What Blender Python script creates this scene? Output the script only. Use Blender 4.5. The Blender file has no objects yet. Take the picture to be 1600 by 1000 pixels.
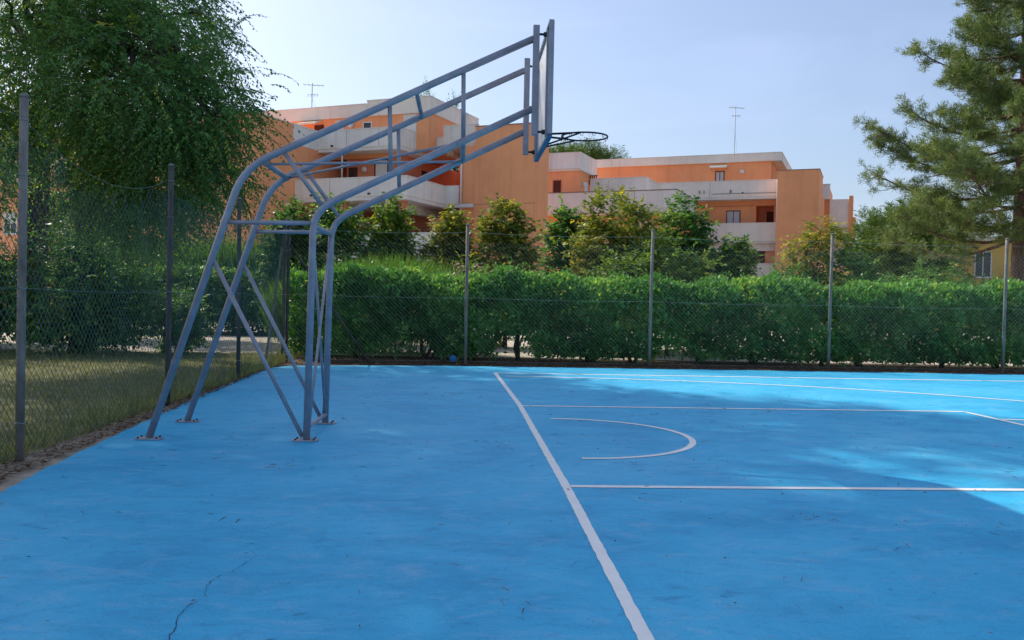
import bpy, math, random
import numpy as np
from mathutils import Matrix, Vector

# ------------------------------------------------------------------ camera, sky, sun, exposure
SC = bpy.context.scene
COL = SC.collection
cam_data = bpy.data.cameras.new("camera")
cam_data.sensor_width = 36.0
cam_data.lens = 30.70
cam_data.clip_start = 0.05
cam_data.clip_end = 2000.0
cam = bpy.data.objects.new("camera", cam_data)
COL.objects.link(cam)
cam.matrix_world = Matrix(((0.9980566610, -0.0191473391, -0.0592982357, -0.7877),
                           (-0.0588321059, 0.0240536322, -0.9979780589, -8.8300),
                           (0.0205349623, 0.9995272894, 0.0228804095, 1.3747),
                           (0, 0, 0, 1)))
SC.camera = cam

SUN_AZ = math.radians(44.6)      # to the left of +Y, ahead of the camera
SUN_EL = math.radians(43.0)
SUN_DIR = Vector((-math.sin(SUN_AZ) * math.cos(SUN_EL), math.cos(SUN_AZ) * math.cos(SUN_EL), math.sin(SUN_EL)))

world = bpy.data.worlds.new("World")
SC.world = world
world.use_nodes = True
wn = world.node_tree.nodes
wl = world.node_tree.links
wn.clear()
w_out = wn.new("ShaderNodeOutputWorld")
w_bg = wn.new("ShaderNodeBackground")
w_sky = wn.new("ShaderNodeTexSky")
w_sky.sky_type = 'NISHITA'
w_sky.sun_disc = False
w_sky.sun_elevation = SUN_EL
w_sky.sun_rotation = -SUN_AZ
w_sky.altitude = 0
w_sky.air_density = 1.0
w_sky.dust_density = 2.4
w_sky.ozone_density = 3.2
# thin high cloud, the same all over the sky
w_tc = wn.new("ShaderNodeTexCoord")
w_map = wn.new("ShaderNodeMapping")
w_map.inputs['Scale'].default_value = (1.6, 3.2, 9.0)
w_map.inputs['Rotation'].default_value = (0.1, 0.35, 0.5)
w_noise = wn.new("ShaderNodeTexNoise")
w_noise.inputs['Scale'].default_value = 1.3
w_noise.inputs['Detail'].default_value = 7.0
w_noise.inputs['Roughness'].default_value = 0.58
w_noise.inputs['Distortion'].default_value = 0.6
w_ramp = wn.new("ShaderNodeValToRGB")
w_ramp.color_ramp.elements[0].position = 0.45
w_ramp.color_ramp.elements[0].color = (0.14, 0.14, 0.14, 1)
w_ramp.color_ramp.elements[1].position = 0.80
w_ramp.color_ramp.elements[1].color = (0.34, 0.34, 0.34, 1)
w_mix = wn.new("ShaderNodeMixRGB")
w_mix.inputs['Color2'].default_value = (5.2, 6.0, 8.6, 1)
wl.new(w_tc.outputs['Generated'], w_map.inputs['Vector'])
wl.new(w_map.outputs['Vector'], w_noise.inputs['Vector'])
wl.new(w_noise.outputs['Fac'], w_ramp.inputs['Fac'])
wl.new(w_ramp.outputs['Color'], w_mix.inputs['Fac'])
wl.new(w_sky.outputs['Color'], w_mix.inputs['Color1'])
wl.new(w_mix.outputs['Color'], w_bg.inputs['Color'])
w_bg.inputs['Strength'].default_value = 0.070
wl.new(w_bg.outputs['Background'], w_out.inputs['Surface'])

sun_data = bpy.data.lights.new("sun", 'SUN')
sun_data.energy = 2.0
sun_data.angle = math.radians(0.6)
sun_data.color = (1.0, 0.92, 0.80)
sun = bpy.data.objects.new("sun", sun_data)
COL.objects.link(sun)
sun.location = (-20, 20, 30)
sun.rotation_euler = SUN_DIR.to_track_quat('Z', 'Y').to_euler()

SC.view_settings.view_transform = 'Standard'
SC.view_settings.look = 'None'
SC.view_settings.gamma = 1.0
SC.view_settings.use_curve_mapping = False
SC.view_settings.exposure = 1.22
SC.cycles.use_denoising = True
SC.cycles.max_bounces = 8
SC.cycles.diffuse_bounces = 5
SC.cycles.transmission_bounces = 4
SC.cycles.transparent_max_bounces = 8

rng = np.random.default_rng(11)
random.seed(11)

# ------------------------------------------------------------------ materials
def newmat(name):
    m = bpy.data.materials.new(name)
    m.use_nodes = True
    nt = m.node_tree
    b = nt.nodes['Principled BSDF']
    return m, nt, b

def ramp(nt, stops, fac):
    r = nt.nodes.new("ShaderNodeValToRGB")
    els = r.color_ramp.elements
    while len(els) < len(stops):
        els.new(0.5)
    for e, (p, c) in zip(els, stops):
        e.position = p
        e.color = (c[0], c[1], c[2], 1)
    nt.links.new(fac, r.inputs['Fac'])
    return r.outputs['Color']

def noise(nt, scale, detail=4, rough=0.55, vec=None, stretch=None, dist=0.0):
    n = nt.nodes.new("ShaderNodeTexNoise")
    n.inputs['Scale'].default_value = scale
    n.inputs['Detail'].default_value = detail
    n.inputs['Roughness'].default_value = rough
    n.inputs['Distortion'].default_value = dist
    if vec is None:
        tc = nt.nodes.new("ShaderNodeTexCoord")
        vec = tc.outputs['Object']
    if stretch:
        mp = nt.nodes.new("ShaderNodeMapping")
        mp.inputs['Scale'].default_value = stretch
        nt.links.new(vec, mp.inputs['Vector'])
        vec = mp.outputs['Vector']
    nt.links.new(vec, n.inputs['Vector'])
    return n.outputs['Fac']

def mixc(nt, a, b, fac, mode='MIX'):
    m = nt.nodes.new("ShaderNodeMixRGB")
    m.blend_type = mode
    for s, v in ((m.inputs['Color1'], a), (m.inputs['Color2'], b), (m.inputs['Fac'], fac)):
        if isinstance(v, (int, float)):
            s.default_value = v
        elif isinstance(v, tuple):
            s.default_value = (v[0], v[1], v[2], 1)
        else:
            nt.links.new(v, s)
    return m.outputs['Color']

def bump(nt, b, height, strength, distance=0.02):
    n = nt.nodes.new("ShaderNodeBump")
    n.inputs['Strength'].default_value = strength
    n.inputs['Distance'].default_value = distance
    nt.links.new(height, n.inputs['Height'])
    nt.links.new(n.outputs['Normal'], b.inputs['Normal'])

def simple(name, c, rough=0.7, metal=0.0, var=0.25, scale=6.0, bmp=0.15, spec=0.4, stretch=None):
    m, nt, b = newmat(name)
    n = noise(nt, scale, 5, 0.6, stretch=stretch)
    lo = tuple(x * (1 - var) for x in c)
    hi = tuple(min(1, x * (1 + var)) for x in c)
    nt.links.new(ramp(nt, [(0.3, lo), (0.7, hi)], n), b.inputs['Base Color'])
    b.inputs['Roughness'].default_value = rough
    b.inputs['Metallic'].default_value = metal
    b.inputs['Specular IOR Level'].default_value = spec
    if bmp:
        bump(nt, b, noise(nt, scale * 9, 4, 0.6), bmp, 0.01)
    return m

def foliage(name, stops, trans=0.32, rough=0.5, tint=(1.25, 1.2, 0.45), spec=0.35):
    m, nt, b = newmat(name)
    at = nt.nodes.new("ShaderNodeAttribute")
    at.attribute_name = 'rnd'
    col = ramp(nt, stops, at.outputs['Fac'])
    nt.links.new(col, b.inputs['Base Color'])
    b.inputs['Roughness'].default_value = rough
    b.inputs['Specular IOR Level'].default_value = spec
    tr = nt.nodes.new("ShaderNodeBsdfTranslucent")
    nt.links.new(mixc(nt, col, tint, 1.0, 'MULTIPLY'), tr.inputs['Color'])
    mx = nt.nodes.new("ShaderNodeMixShader")
    mx.inputs['Fac'].default_value = trans
    nt.links.new(b.outputs['BSDF'], mx.inputs[1])
    nt.links.new(tr.outputs['BSDF'], mx.inputs[2])
    nt.links.new(mx.outputs['Shader'], nt.nodes['Material Output'].inputs['Surface'])
    return m

M = {}
# blue acrylic court paint: broad faded patches, brushed streaks, fine grit
m, nt, b = newmat('court_paint')
n1 = noise(nt, 0.42, 7, 0.66, dist=0.8)
n2 = noise(nt, 1.3, 8, 0.72, stretch=(0.8, 1.5, 1.0), dist=0.3)
n3 = noise(nt, 70, 5, 0.8)
n4 = noise(nt, 9, 9, 0.8, stretch=(0.8, 1.5, 1))
n5 = noise(nt, 3.1, 6, 0.7, stretch=(1.0, 1.7, 1), dist=1.2)
c1 = ramp(nt, [(0.32, (0.022, 0.375, 0.64)), (0.50, (0.038, 0.455, 0.73)), (0.66, (0.085, 0.52, 0.78))], n1)
c = mixc(nt, c1, ramp(nt, [(0.34, (0.74, 0.80, 0.86)), (0.50, (1, 1, 1))], n2), 0.9, 'MULTIPLY')
c = mixc(nt, c, (0.19, 0.48, 0.74), ramp(nt, [(0.55, (0, 0, 0)), (0.72, (0.50, 0.50, 0.50))], n2))
c = mixc(nt, c, (0.26, 0.51, 0.72), ramp(nt, [(0.52, (0, 0, 0)), (0.72, (0.50, 0.50, 0.50))], n5))
c = mixc(nt, c, (0.016, 0.24, 0.50), ramp(nt, [(0.26, (0.6, 0.6, 0.6)), (0.44, (0, 0, 0))], n5))
c = mixc(nt, c, ramp(nt, [(0.32, (0.55, 0.62, 0.70)), (0.47, (1, 1, 1)), (0.60, (1, 1, 1)), (0.74, (1.35, 1.15, 1.08))], n4), 0.75, 'MULTIPLY')
c = mixc(nt, c, ramp(nt, [(0.30, (0.34, 0.42, 0.52)), (0.46, (1, 1, 1)), (0.58, (1, 1, 1)), (0.72, (1.9, 1.3, 1.15))], n3), 0.9, 'MULTIPLY')
nt.links.new(c, b.inputs['Base Color'])
b.inputs['Roughness'].default_value = 0.62
b.inputs['Specular IOR Level'].default_value = 0.35
bump(nt, b, n3, 0.6, 0.004)
M['court'] = m
# white line paint, scuffed
m, nt, b = newmat('line_paint')
n1 = noise(nt, 5, 6, 0.7)
n2 = noise(nt, 150, 3, 0.7)
c = ramp(nt, [(0.3, (0.84, 0.81, 0.75)), (0.6, (0.92, 0.89, 0.83))], n1)
c = mixc(nt, c, ramp(nt, [(0.28, (0.55, 0.66, 0.78)), (0.40, (1, 1, 1))], n2), 0.6, 'MULTIPLY')
nt.links.new(c, b.inputs['Base Color'])
b.inputs['Roughness'].default_value = 0.6
n3 = noise(nt, 38, 5, 0.75)
c = mixc(nt, c, (0.10, 0.40, 0.68), ramp(nt, [(0.30, (0.85, 0.85, 0.85)), (0.36, (0, 0, 0))], n3))
nt.links.new(c, b.inputs['Base Color'])
M['line'] = m
M['crack'] = simple('crack_dark', (0.012, 0.03, 0.06), 0.9, var=0.5, scale=30, bmp=0)
M['ground'] = simple('dry_ground', (0.14, 0.13, 0.06), 0.95, var=0.45, scale=1.2, bmp=0.4)
M['lawn'] = simple('lawn_soil', (0.15, 0.145, 0.07), 0.95, var=0.45, scale=1.6, bmp=0.5)
M['soil'] = simple('dark_soil', (0.085, 0.055, 0.036), 0.95, var=0.55, scale=5, bmp=0.8)
M['sand'] = simple('sandy_edge', (0.36, 0.31, 0.24), 0.95, var=0.45, scale=4, bmp=0.7)
M['gravel'] = simple('pale_gravel', (0.50, 0.44, 0.36), 0.95, var=0.3, scale=9, bmp=0.6)
M['litter'] = foliage('dead_leaves', [(0.0, (0.07, 0.035, 0.02)), (0.5, (0.16, 0.085, 0.045)), (1.0, (0.30, 0.19, 0.10))], 0.1, 0.8, (1, 1, 1))
M['needle_litter'] = foliage('dry_needles', [(0.0, (0.045, 0.03, 0.03)), (0.6, (0.12, 0.055, 0.045)), (1.0, (0.23, 0.12, 0.09))], 0.05, 0.8, (1, 1, 1))
M['grass'] = foliage('lawn_grass', [(0.0, (0.110, 0.151, 0.050)), (0.5, (0.232, 0.262, 0.091)), (1.0, (0.484, 0.433, 0.181))], 0.25, 0.7)
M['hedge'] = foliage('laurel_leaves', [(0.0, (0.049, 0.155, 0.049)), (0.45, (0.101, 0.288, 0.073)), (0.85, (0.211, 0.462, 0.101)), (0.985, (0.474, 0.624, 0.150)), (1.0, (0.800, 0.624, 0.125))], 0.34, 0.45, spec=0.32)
M['hedge_b'] = foliage('pittosporum_leaves', [(0.0, (0.054, 0.145, 0.048)), (0.5, (0.115, 0.277, 0.072)), (0.9, (0.265, 0.484, 0.108)), (1.0, (0.629, 0.653, 0.169))], 0.34, 0.45, spec=0.32)
M['elm'] = foliage('elm_leaves', [(0.0, (0.066, 0.167, 0.064)), (0.5, (0.131, 0.284, 0.095)), (0.93, (0.225, 0.390, 0.106)), (1.0, (0.616, 0.641, 0.117))], 0.48, 0.5)
M['tree_a'] = foliage('fresh_leaves', [(0.0, (0.079, 0.168, 0.045)), (0.5, (0.168, 0.292, 0.063)), (1.0, (0.387, 0.459, 0.088))], 0.42, 0.5)
M['tree_b'] = foliage('dark_leaves', [(0.0, (0.052, 0.139, 0.052)), (0.5, (0.103, 0.243, 0.069)), (1.0, (0.277, 0.440, 0.103))], 0.42, 0.45)
M['tree_c'] = foliage('yellowing_leaves', [(0.0, (0.110, 0.169, 0.043)), (0.5, (0.229, 0.279, 0.059)), (1.0, (0.542, 0.459, 0.101))], 0.42, 0.5)
M['pampas'] = foliage('bright_reed', [(0.0, (0.075, 0.17, 0.025)), (0.6, (0.14, 0.29, 0.05)), (1.0, (0.26, 0.38, 0.09))], 0.40, 0.5)
M['needles'] = foliage('pine_needles', [(0.0, (0.087, 0.152, 0.056)), (0.5, (0.185, 0.271, 0.087)), (1.0, (0.410, 0.452, 0.140))], 0.25, 0.5, (1.15, 1.1, 0.6))
M['stone_pine'] = foliage('stone_pine_needles', [(0.0, (0.059, 0.125, 0.026)), (0.5, (0.125, 0.218, 0.046)), (1.0, (0.251, 0.330, 0.079))], 0.25, 0.5, (1.15, 1.1, 0.6))
M['flower'] = foliage('pink_petals', [(0.0, (0.62, 0.25, 0.28)), (1.0, (0.80, 0.50, 0.48))], 0.3, 0.6, (1, 1, 1))
M['flower_w'] = foliage('white_petals', [(0.0, (0.70, 0.68, 0.62)), (1.0, (0.82, 0.82, 0.78))], 0.3, 0.6, (1, 1, 1))
M['bark'] = simple('bark', (0.085, 0.062, 0.047), 0.95, var=0.5, scale=9, bmp=0.9, stretch=(1, 1, 0.25))
M['pine_bark'] = simple('pine_bark', (0.16, 0.10, 0.07), 0.95, var=0.5, scale=6, bmp=0.9, stretch=(1, 1, 0.3))
M['steel'] = simple('painted_steel', (0.33, 0.335, 0.38), 0.45, 0.30, var=0.18, scale=7, bmp=0.08, spec=0.5)
_m = M['steel']; _nt = _m.node_tree; _b = _nt.nodes['Principled BSDF']
_base = _b.inputs['Base Color'].links[0].from_socket
_c = mixc(_nt, _base, (0.16, 0.105, 0.075), ramp(_nt, [(0.60, (0, 0, 0)), (0.72, (0.65, 0.65, 0.65))], noise(_nt, 22, 6, 0.75)))
_c = mixc(_nt, _c, (0.45, 0.46, 0.50), ramp(_nt, [(0.58, (0, 0, 0)), (0.75, (0.5, 0.5, 0.5))], noise(_nt, 4, 6, 0.7, stretch=(1, 1, .5))))
_nt.links.new(_c, _b.inputs['Base Color'])
M['galv'] = simple('galvanised_steel', (0.34, 0.36, 0.40), 0.5, 0.15, var=0.25, scale=10, bmp=0.08, spec=0.5)
M['blue_steel'] = simple('blue_paint', (0.07, 0.16, 0.27), 0.45, 0.1, var=0.25, scale=12, bmp=0.05)
M['bolt'] = simple('dark_bolt', (0.05, 0.055, 0.07), 0.5, 0.6, var=0.3, scale=20, bmp=0)
M['black'] = simple('black_ring_paint', (0.018, 0.018, 0.022), 0.45, 0.2, var=0.3, scale=15, bmp=0)
M['board'] = simple('board_sheet', (0.72, 0.73, 0.74), 0.35, 0.0, var=0.08, scale=3, bmp=0.02, spec=0.6)
M['post'] = simple('weathered_post', (0.22, 0.20, 0.17), 0.8, 0.0, var=0.4, scale=12, bmp=0.3, stretch=(1, 1, 0.3))
M['post_shaded'] = simple('shaded_post', (0.085, 0.085, 0.08), 0.75, 0.2, var=0.45, scale=12, bmp=0.3, stretch=(1, 1, 0.3))  # same steel as the other posts, darkened for those standing in shade
M['wire'] = simple('green_coated_wire', (0.11, 0.19, 0.16), 0.5, 0.0, var=0.3, scale=2, bmp=0, spec=0.5)
M['wire_grey'] = simple('grey_coated_wire', (0.26, 0.30, 0.27), 0.5, 0.0, var=0.3, scale=2, bmp=0, spec=0.5)

def plaster(name, c, stain=0.25):
    m, nt, b = newmat(name)
    n1 = noise(nt, 0.35, 6, 0.65)
    n2 = noise(nt, 1.6, 6, 0.7, stretch=(1.4, 1.4, 0.12))
    n3 = noise(nt, 40, 3, 0.6)
    lo = tuple(x * (1 - 0.13) for x in c)
    hi = tuple(min(1, x * 1.12) for x in c)
    cc = ramp(nt, [(0.3, lo), (0.7, hi)], n1)
    cc = mixc(nt, cc, ramp(nt, [(0.28, (0.62, 0.58, 0.55)), (0.5, (1, 1, 1))], n2), stain, 'MULTIPLY')
    nt.links.new(cc, b.inputs['Base Color'])
    b.inputs['Roughness'].default_value = 0.9
    b.inputs['Specular IOR Level'].default_value = 0.2
    bump(nt, b, n3, 0.2, 0.01)
    return m
M['orange'] = plaster('orange_plaster', (0.95, 0.40, 0.19), 0.3)
M['terracotta'] = plaster('terracotta_plaster', (0.72, 0.265, 0.15), 0.3)  # dark red paint; on the second storey it also carries the balcony's shade
M['grey'] = plaster('pale_grey_concrete', (0.82, 0.79, 0.73), 0.4)
M['beige'] = plaster('beige_concrete', (0.84, 0.78, 0.69), 0.35)
M['white'] = plaster('white_trim', (0.78, 0.76, 0.72), 0.2)
M['coping'] = plaster('dark_coping', (0.24, 0.20, 0.18), 0.4)
M['terrace'] = plaster('terrace_tiles', (0.50, 0.36, 0.27), 0.3)
M['redbrown'] = plaster('dark_red_door', (0.12, 0.035, 0.028), 0.3)
M['yellow'] = plaster('yellow_plaster', (0.62, 0.42, 0.12), 0.3)
M['awning'] = simple('awning_cloth', (0.80, 0.74, 0.60), 0.8, var=0.08, scale=3, bmp=0)
m, nt, b = newmat('window_glass')
b.inputs['Base Color'].default_value = (0.025, 0.03, 0.04, 1)
nt.links.new(ramp(nt, [(0.3, (0.015, 0.018, 0.022)), (0.7, (0.05, 0.055, 0.065))], noise(nt, 3, 3)), b.inputs['Base Color'])
b.inputs['Roughness'].default_value = 0.08
b.inputs['Specular IOR Level'].default_value = 0.6
M['glass'] = m
M['curtain'] = simple('pale_curtain', (0.55, 0.55, 0.60), 0.85, var=0.25, scale=14, bmp=0.2, stretch=(4, 1, 0.1))
M['tile'] = simple('roof_tiles', (0.38, 0.15, 0.09), 0.9, var=0.35, scale=3, bmp=0.4)
M['ball'] = simple('blue_rubber', (0.02, 0.22, 0.55), 0.45, var=0.15, scale=12, bmp=0)
M['ball_seam'] = simple('ball_seam', (0.01, 0.07, 0.2), 0.6, var=0.2, scale=12, bmp=0)

# ------------------------------------------------------------------ helpers
def tag(o, label=None, cat=None, group=None, kind=None):
    if label: o['label'] = label
    if cat: o['category'] = cat
    if group: o['group'] = group
    if kind: o['kind'] = kind
    return o

def empty(name, loc=(0, 0, 0), rz=0.0):
    o = bpy.data.objects.new(name, None)
    o.empty_display_size = 0.3
    COL.objects.link(o)
    o.location = loc
    o.rotation_euler = (0, 0, rz)
    return o

def link(name, me, mat, parent=None, loc=None):
    o = bpy.data.objects.new(name, me)
    if mat is not None and len(me.materials) == 0:
        me.materials.append(mat)
    COL.objects.link(o)
    if parent: o.parent = parent
    if loc is not None: o.location = loc
    return o

class MB:
    def __init__(s):
        s.v = []; s.f = []; s.smooth = False
    def box(s, a, b):
        x0, y0, z0 = a; x1, y1, z1 = b
        n = len(s.v)
        s.v += [(x0, y0, z0), (x1, y0, z0), (x1, y1, z0), (x0, y1, z0), (x0, y0, z1), (x1, y0, z1), (x1, y1, z1), (x0, y1, z1)]
        s.f += [tuple(n + i for i in q) for q in ((0, 3, 2, 1), (4, 5, 6, 7), (0, 1, 5, 4), (1, 2, 6, 5), (2, 3, 7, 6), (3, 0, 4, 7))]
        return s
    def prism(s, poly, z0, z1):
        n = len(s.v); k = len(poly)
        s.v += [(x, y, z0) for x, y in poly] + [(x, y, z1) for x, y in poly]
        s.f += [tuple(n + i for i in reversed(range(k))), tuple(n + k + i for i in range(k))]
        s.f += [(n + i, n + (i + 1) % k, n + k + (i + 1) % k, n + k + i) for i in range(k)]
        return s
    def tube(s, pts, r, sides=10, cap=True):
        pts = [Vector(p) for p in pts]
        rs = r if isinstance(r, (list, tuple)) else [r] * len(pts)
        n0 = len(s.v)
        ref = None
        for i, p in enumerate(pts):
            if i == 0: t = pts[1] - pts[0]
            elif i == len(pts) - 1: t = pts[-1] - pts[-2]
            else: t = (pts[i + 1] - p).normalized() + (p - pts[i - 1]).normalized()
            t.normalize()
            if ref is None:
                ref = Vector((0, 0, 1)) if abs(t.z) < 0.9 else Vector((1, 0, 0))
            a = (ref - t * ref.dot(t)).normalized()
            ref = a
            bb = t.cross(a)
            for k in range(sides):
                g = 2 * math.pi * k / sides
                s.v.append(tuple(p + a * math.cos(g) * rs[i] + bb * math.sin(g) * rs[i]))
        for i in range(len(pts) - 1):
            for k in range(sides):
                k2 = (k + 1) % sides
                s.f.append((n0 + i * sides + k, n0 + i * sides + k2, n0 + (i + 1) * sides + k2, n0 + (i + 1) * sides + k))
        if cap:
            s.f.append(tuple(n0 + k for k in reversed(range(sides))))
            s.f.append(tuple(n0 + (len(pts) - 1) * sides + k for k in range(sides)))
        s.smooth = True
        return s
    def mesh(s, name):
        me = bpy.data.meshes.new(name)
        me.from_pydata(s.v, [], s.f)
        me.update()
        if s.smooth:
            for p in me.polygons: p.use_smooth = len(p.vertices) == 4
        return me
    def build(s, name, mat, parent=None, loc=None):
        return link(name, s.mesh(name), mat, parent, loc)

def part_box(name, mat, parent, a, b, bevel=0.0):
    lo = tuple(min(x, y) for x, y in zip(a, b)); hi = tuple(max(x, y) for x, y in zip(a, b))
    return MB().box(lo, hi).build(name, mat, parent)

def quad_cloud(name, P, mat, parent=None, rnd=None):
    """P: (N,4,3) quads -> one mesh; rnd: one value for each quad"""
    N = len(P)
    me = bpy.data.meshes.new(name)
    me.vertices.add(N * 4); me.loops.add(N * 4); me.polygons.add(N)
    me.vertices.foreach_set('co', np.ascontiguousarray(P, dtype=np.float32).ravel())
    me.loops.foreach_set('vertex_index', np.arange(N * 4, dtype=np.int32))
    me.polygons.foreach_set('loop_start', np.arange(0, N * 4, 4, dtype=np.int32))
    at = me.attributes.new('rnd', 'FLOAT', 'POINT')
    if rnd is None: rnd = rng.random(N)
    at.data.foreach_set('value', np.repeat(rnd, 4).astype(np.float32))
    me.update(calc_edges=True)
    o = link(name, me, mat, parent)
    o['kind'] = 'stuff'
    return o

def unit(a):
    return a / (np.linalg.norm(a, axis=-1, keepdims=True) + 1e-9)

def leaves(pos, axis, nrm, L, W):
    """rhombic leaves, slightly folded along the midrib"""
    side = unit(np.cross(axis, nrm))
    up = unit(np.cross(side, axis))
    L = np.asarray(L)[:, None]; W = np.asarray(W)[:, None]
    mid = pos + axis * L * 0.45 - up * W * 0.18
    return np.stack([pos, mid + side * W * 0.5 + up * W * 0.2, pos + axis * L - up * L * 0.08, mid - side * W * 0.5 + up * W * 0.2], 1)

def tubes_np(name, lines, r0, r1, mat, parent):
    """lines (N,K,3): many thin three sided tubes in one mesh"""
    N, K, _ = lines.shape
    t = unit(np.gradient(lines, axis=1))
    ref = np.zeros_like(t); ref[..., 0] = 0.35; ref[..., 1] = 0.8; ref[..., 2] = 0.4
    a = unit(np.cross(t, ref)); bb = np.cross(t, a)
    rad = (r0 + (r1 - r0) * np.linspace(0, 1, K))[None, :, None]
    ring = [lines + rad * (a * math.cos(g) + bb * math.sin(g)) for g in (0, 2.094, 4.189)]
    V = np.stack(ring, 2).reshape(-1, 3)
    n = np.arange(N)[:, None, None] * K * 3; k = np.arange(K - 1)[None, :, None] * 3; j = np.arange(3)[None, None, :]; j2 = (j + 1) % 3
    F = np.stack([n + k + j, n + k + j2, n + k + 3 + j2, n + k + 3 + j], -1).reshape(-1, 4)
    me = bpy.data.meshes.new(name)
    me.vertices.add(len(V)); me.loops.add(F.size); me.polygons.add(len(F))
    me.vertices.foreach_set('co', V.astype(np.float32).ravel())
    me.loops.foreach_set('vertex_index', F.astype(np.int32).ravel())
    me.polygons.foreach_set('loop_start', np.arange(0, F.size, 4, dtype=np.int32))
    me.update(calc_edges=True)
    o = link(name, me, mat, parent)
    o['kind'] = 'stuff'
    return o

# ------------------------------------------------------------------ the setting
tag(MB().box((-700, -700, -0.6), (900, 1200, -0.03)).build('ground', M['ground']), kind='structure')

court_edge = [(-3.55, -13.0), (-3.72, -5.0), (-3.88, -2.72), (-3.96, -2.0), (-4.07, -0.27), (-4.26, 2.85), (-4.36, 5.6), (-4.38, 7.84), (-4.10, 8.45),
              (-2.8, 8.82), (-1.0, 9.08), (4.4, 9.22), (11.3, 9.22), (24.0, 9.22), (24.0, -13.0)]
def rough_edge(poly, step=0.12, amp=0.012):
    out = []
    for i in range(len(poly)):
        a = Vector(poly[i]); b_ = Vector(poly[(i + 1) % len(poly)])
        n = max(1, int((b_ - a).length / step)) if i < 12 else 1
        for k in range(n):
            p = a.lerp(b_, k / n)
            out.append((p.x + random.uniform(-amp, amp), p.y + random.uniform(-amp, amp)))
    return out
court = tag(MB().prism(rough_edge(court_edge)[::-1][::-1], -0.10, 0.0).build('court', M['court']), kind='structure')
# make the top face upward whatever the winding
bpy.context.view_layer.update()

def stripe(name, pts, w=0.052, closed=False, z=0.004, mat=None, jag=0.003, step=0.05):
    P = [Vector((x, y, 0)) for x, y in pts]
    Q = []
    for i in range(len(P) - 1):
        n = max(1, int((P[i + 1] - P[i]).length / step))
        for k in range(n): Q.append(P[i].lerp(P[i + 1], k / n))
    Q.append(P[-1])
    mb = MB()
    for i, p in enumerate(Q):
        t = (Q[min(i + 1, len(Q) - 1)] - Q[max(i - 1, 0)]).normalized()
        s = Vector((-t.y, t.x, 0))
        ww = w(i / (len(Q) - 1)) if callable(w) else w
        a = p + s * (ww / 2 + random.uniform(-jag, jag)); b_ = p - s * (ww / 2 + random.uniform(-jag, jag))
        mb.v += [(a.x, a.y, z), (b_.x, b_.y, z)]
        if i: mb.f.append((2 * i - 2, 2 * i - 1, 2 * i + 1, 2 * i))
    return mb.build(name, mat or M['line'], court)

stripe('end_line', [(-0.03, -13.0), (-0.005, -5.34), (0.02, -2.41), (0.015, 0), (0.012, 2.49), (-0.11, 7.50)], 0.066)
stripe('side_line', [(-0.08, 7.48), (24, 7.44)], 0.085)
stripe('key_line', [(0.045, 2.47), (5.98, 2.48)], 0.078)
stripe('key_line', [(0.05, -2.42), (5.98, -2.42)], 0.078)
stripe('free_throw_line', [(5.98, 2.438), (5.96, -2.38)], 0.07)
stripe('free_throw_arc', [(5.995 + 1.72 * math.cos(t), 1.72 * math.sin(t)) for t in np.linspace(math.pi / 2, -math.pi / 2, 50)], 0.065)
stripe('no_charge_arc', [(0.29, 1.27)] + [(0.33 + 1.25 * math.cos(t), 1.27 * math.sin(t)) for t in np.linspace(math.pi / 2, -math.pi / 2, 60)] + [(0.30, -1.27)], 0.066)
stripe('three_point_arc', [(0.05, 6.83)] + [(9.4 * math.sin(t), 6.83 * math.cos(t)) for t in np.linspace(0.03, math.pi - 0.03, 120)] + [(0.05, -6.83)], 0.078)
crk = [(-1.90, -6.2), (-1.93, -5.7), (-1.913, -5.327), (-1.926, -5.226), (-1.964, -5.045), (-1.946, -4.928), (-1.92, -4.824), (-1.957, -4.669), (-1.937, -4.55), (-1.887, -4.45), (-1.856, -4.318), (-1.833, -4.207), (-1.862, -4.12), (-1.976, -4.0), (-2.005, -3.773), (-2.126, -3.584), (-2.237, -3.451), (-2.488, -3.258), (-2.646, -3.135)]
def jagged(pts, amp):
    out = []
    for a, b_ in zip(pts[:-1], pts[1:]):
        for k in range(5):
            f = k / 5
            out.append((a[0] + (b_[0] - a[0]) * f + random.uniform(-amp, amp), a[1] + (b_[1] - a[1]) * f + random.uniform(-amp, amp)))
    return out + [pts[-1]]
stripe('crack', jagged(crk, 0.011), lambda f: 0.0042 * (1 - 0.8 * f) * random.uniform(0.3, 1.5), z=0.003, mat=M['crack'], jag=0.0008, step=0.03)
stripe('crack', jagged([(-2.001, -3.718), (-1.907, -3.645), (-1.806, -3.496), (-1.675, -3.36), (-1.489, -3.274)], 0.012), lambda f: 0.003 * (1 - 0.6 * f) * random.uniform(0.2, 1.4), z=0.003, mat=M['crack'], jag=0.0005, step=0.03)
stripe('crack', jagged([(-0.6, -2.0), (-0.2, -1.4), (0.3, -1.1)], 0.012), lambda f: 0.0025 * random.uniform(0.1, 1.2), z=0.003, mat=M['crack'], jag=0.0005, step=0.03)

def sheet(name, poly, z, mat, kind='structure', z0=-0.3):
    return tag(MB().prism(poly, z0, z).build(name, mat), kind=kind)
sheet('edge_strip', [(-4.75, -13), (-3.4, -13), (-3.5, -5), (-3.7, -1), (-4.0, 3), (-4.1, 8.7), (-4.75, 9.0)], -0.012, M['sand'])
sheet('soil_bed', [(-4.75, 8.2), (24, 8.9), (24, 12.0), (-4.75, 12.0)], -0.008, M['soil'])
sheet('lawn', [(-40, -13), (-4.7, -13), (-4.7, 11.9), (-40, 11.9)], -0.004, M['lawn'])
sheet('driveway', [(-60, 11.95), (60, 11.95), (60, 20.5), (-60, 20.5)], 0.0, M['gravel'])

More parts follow.
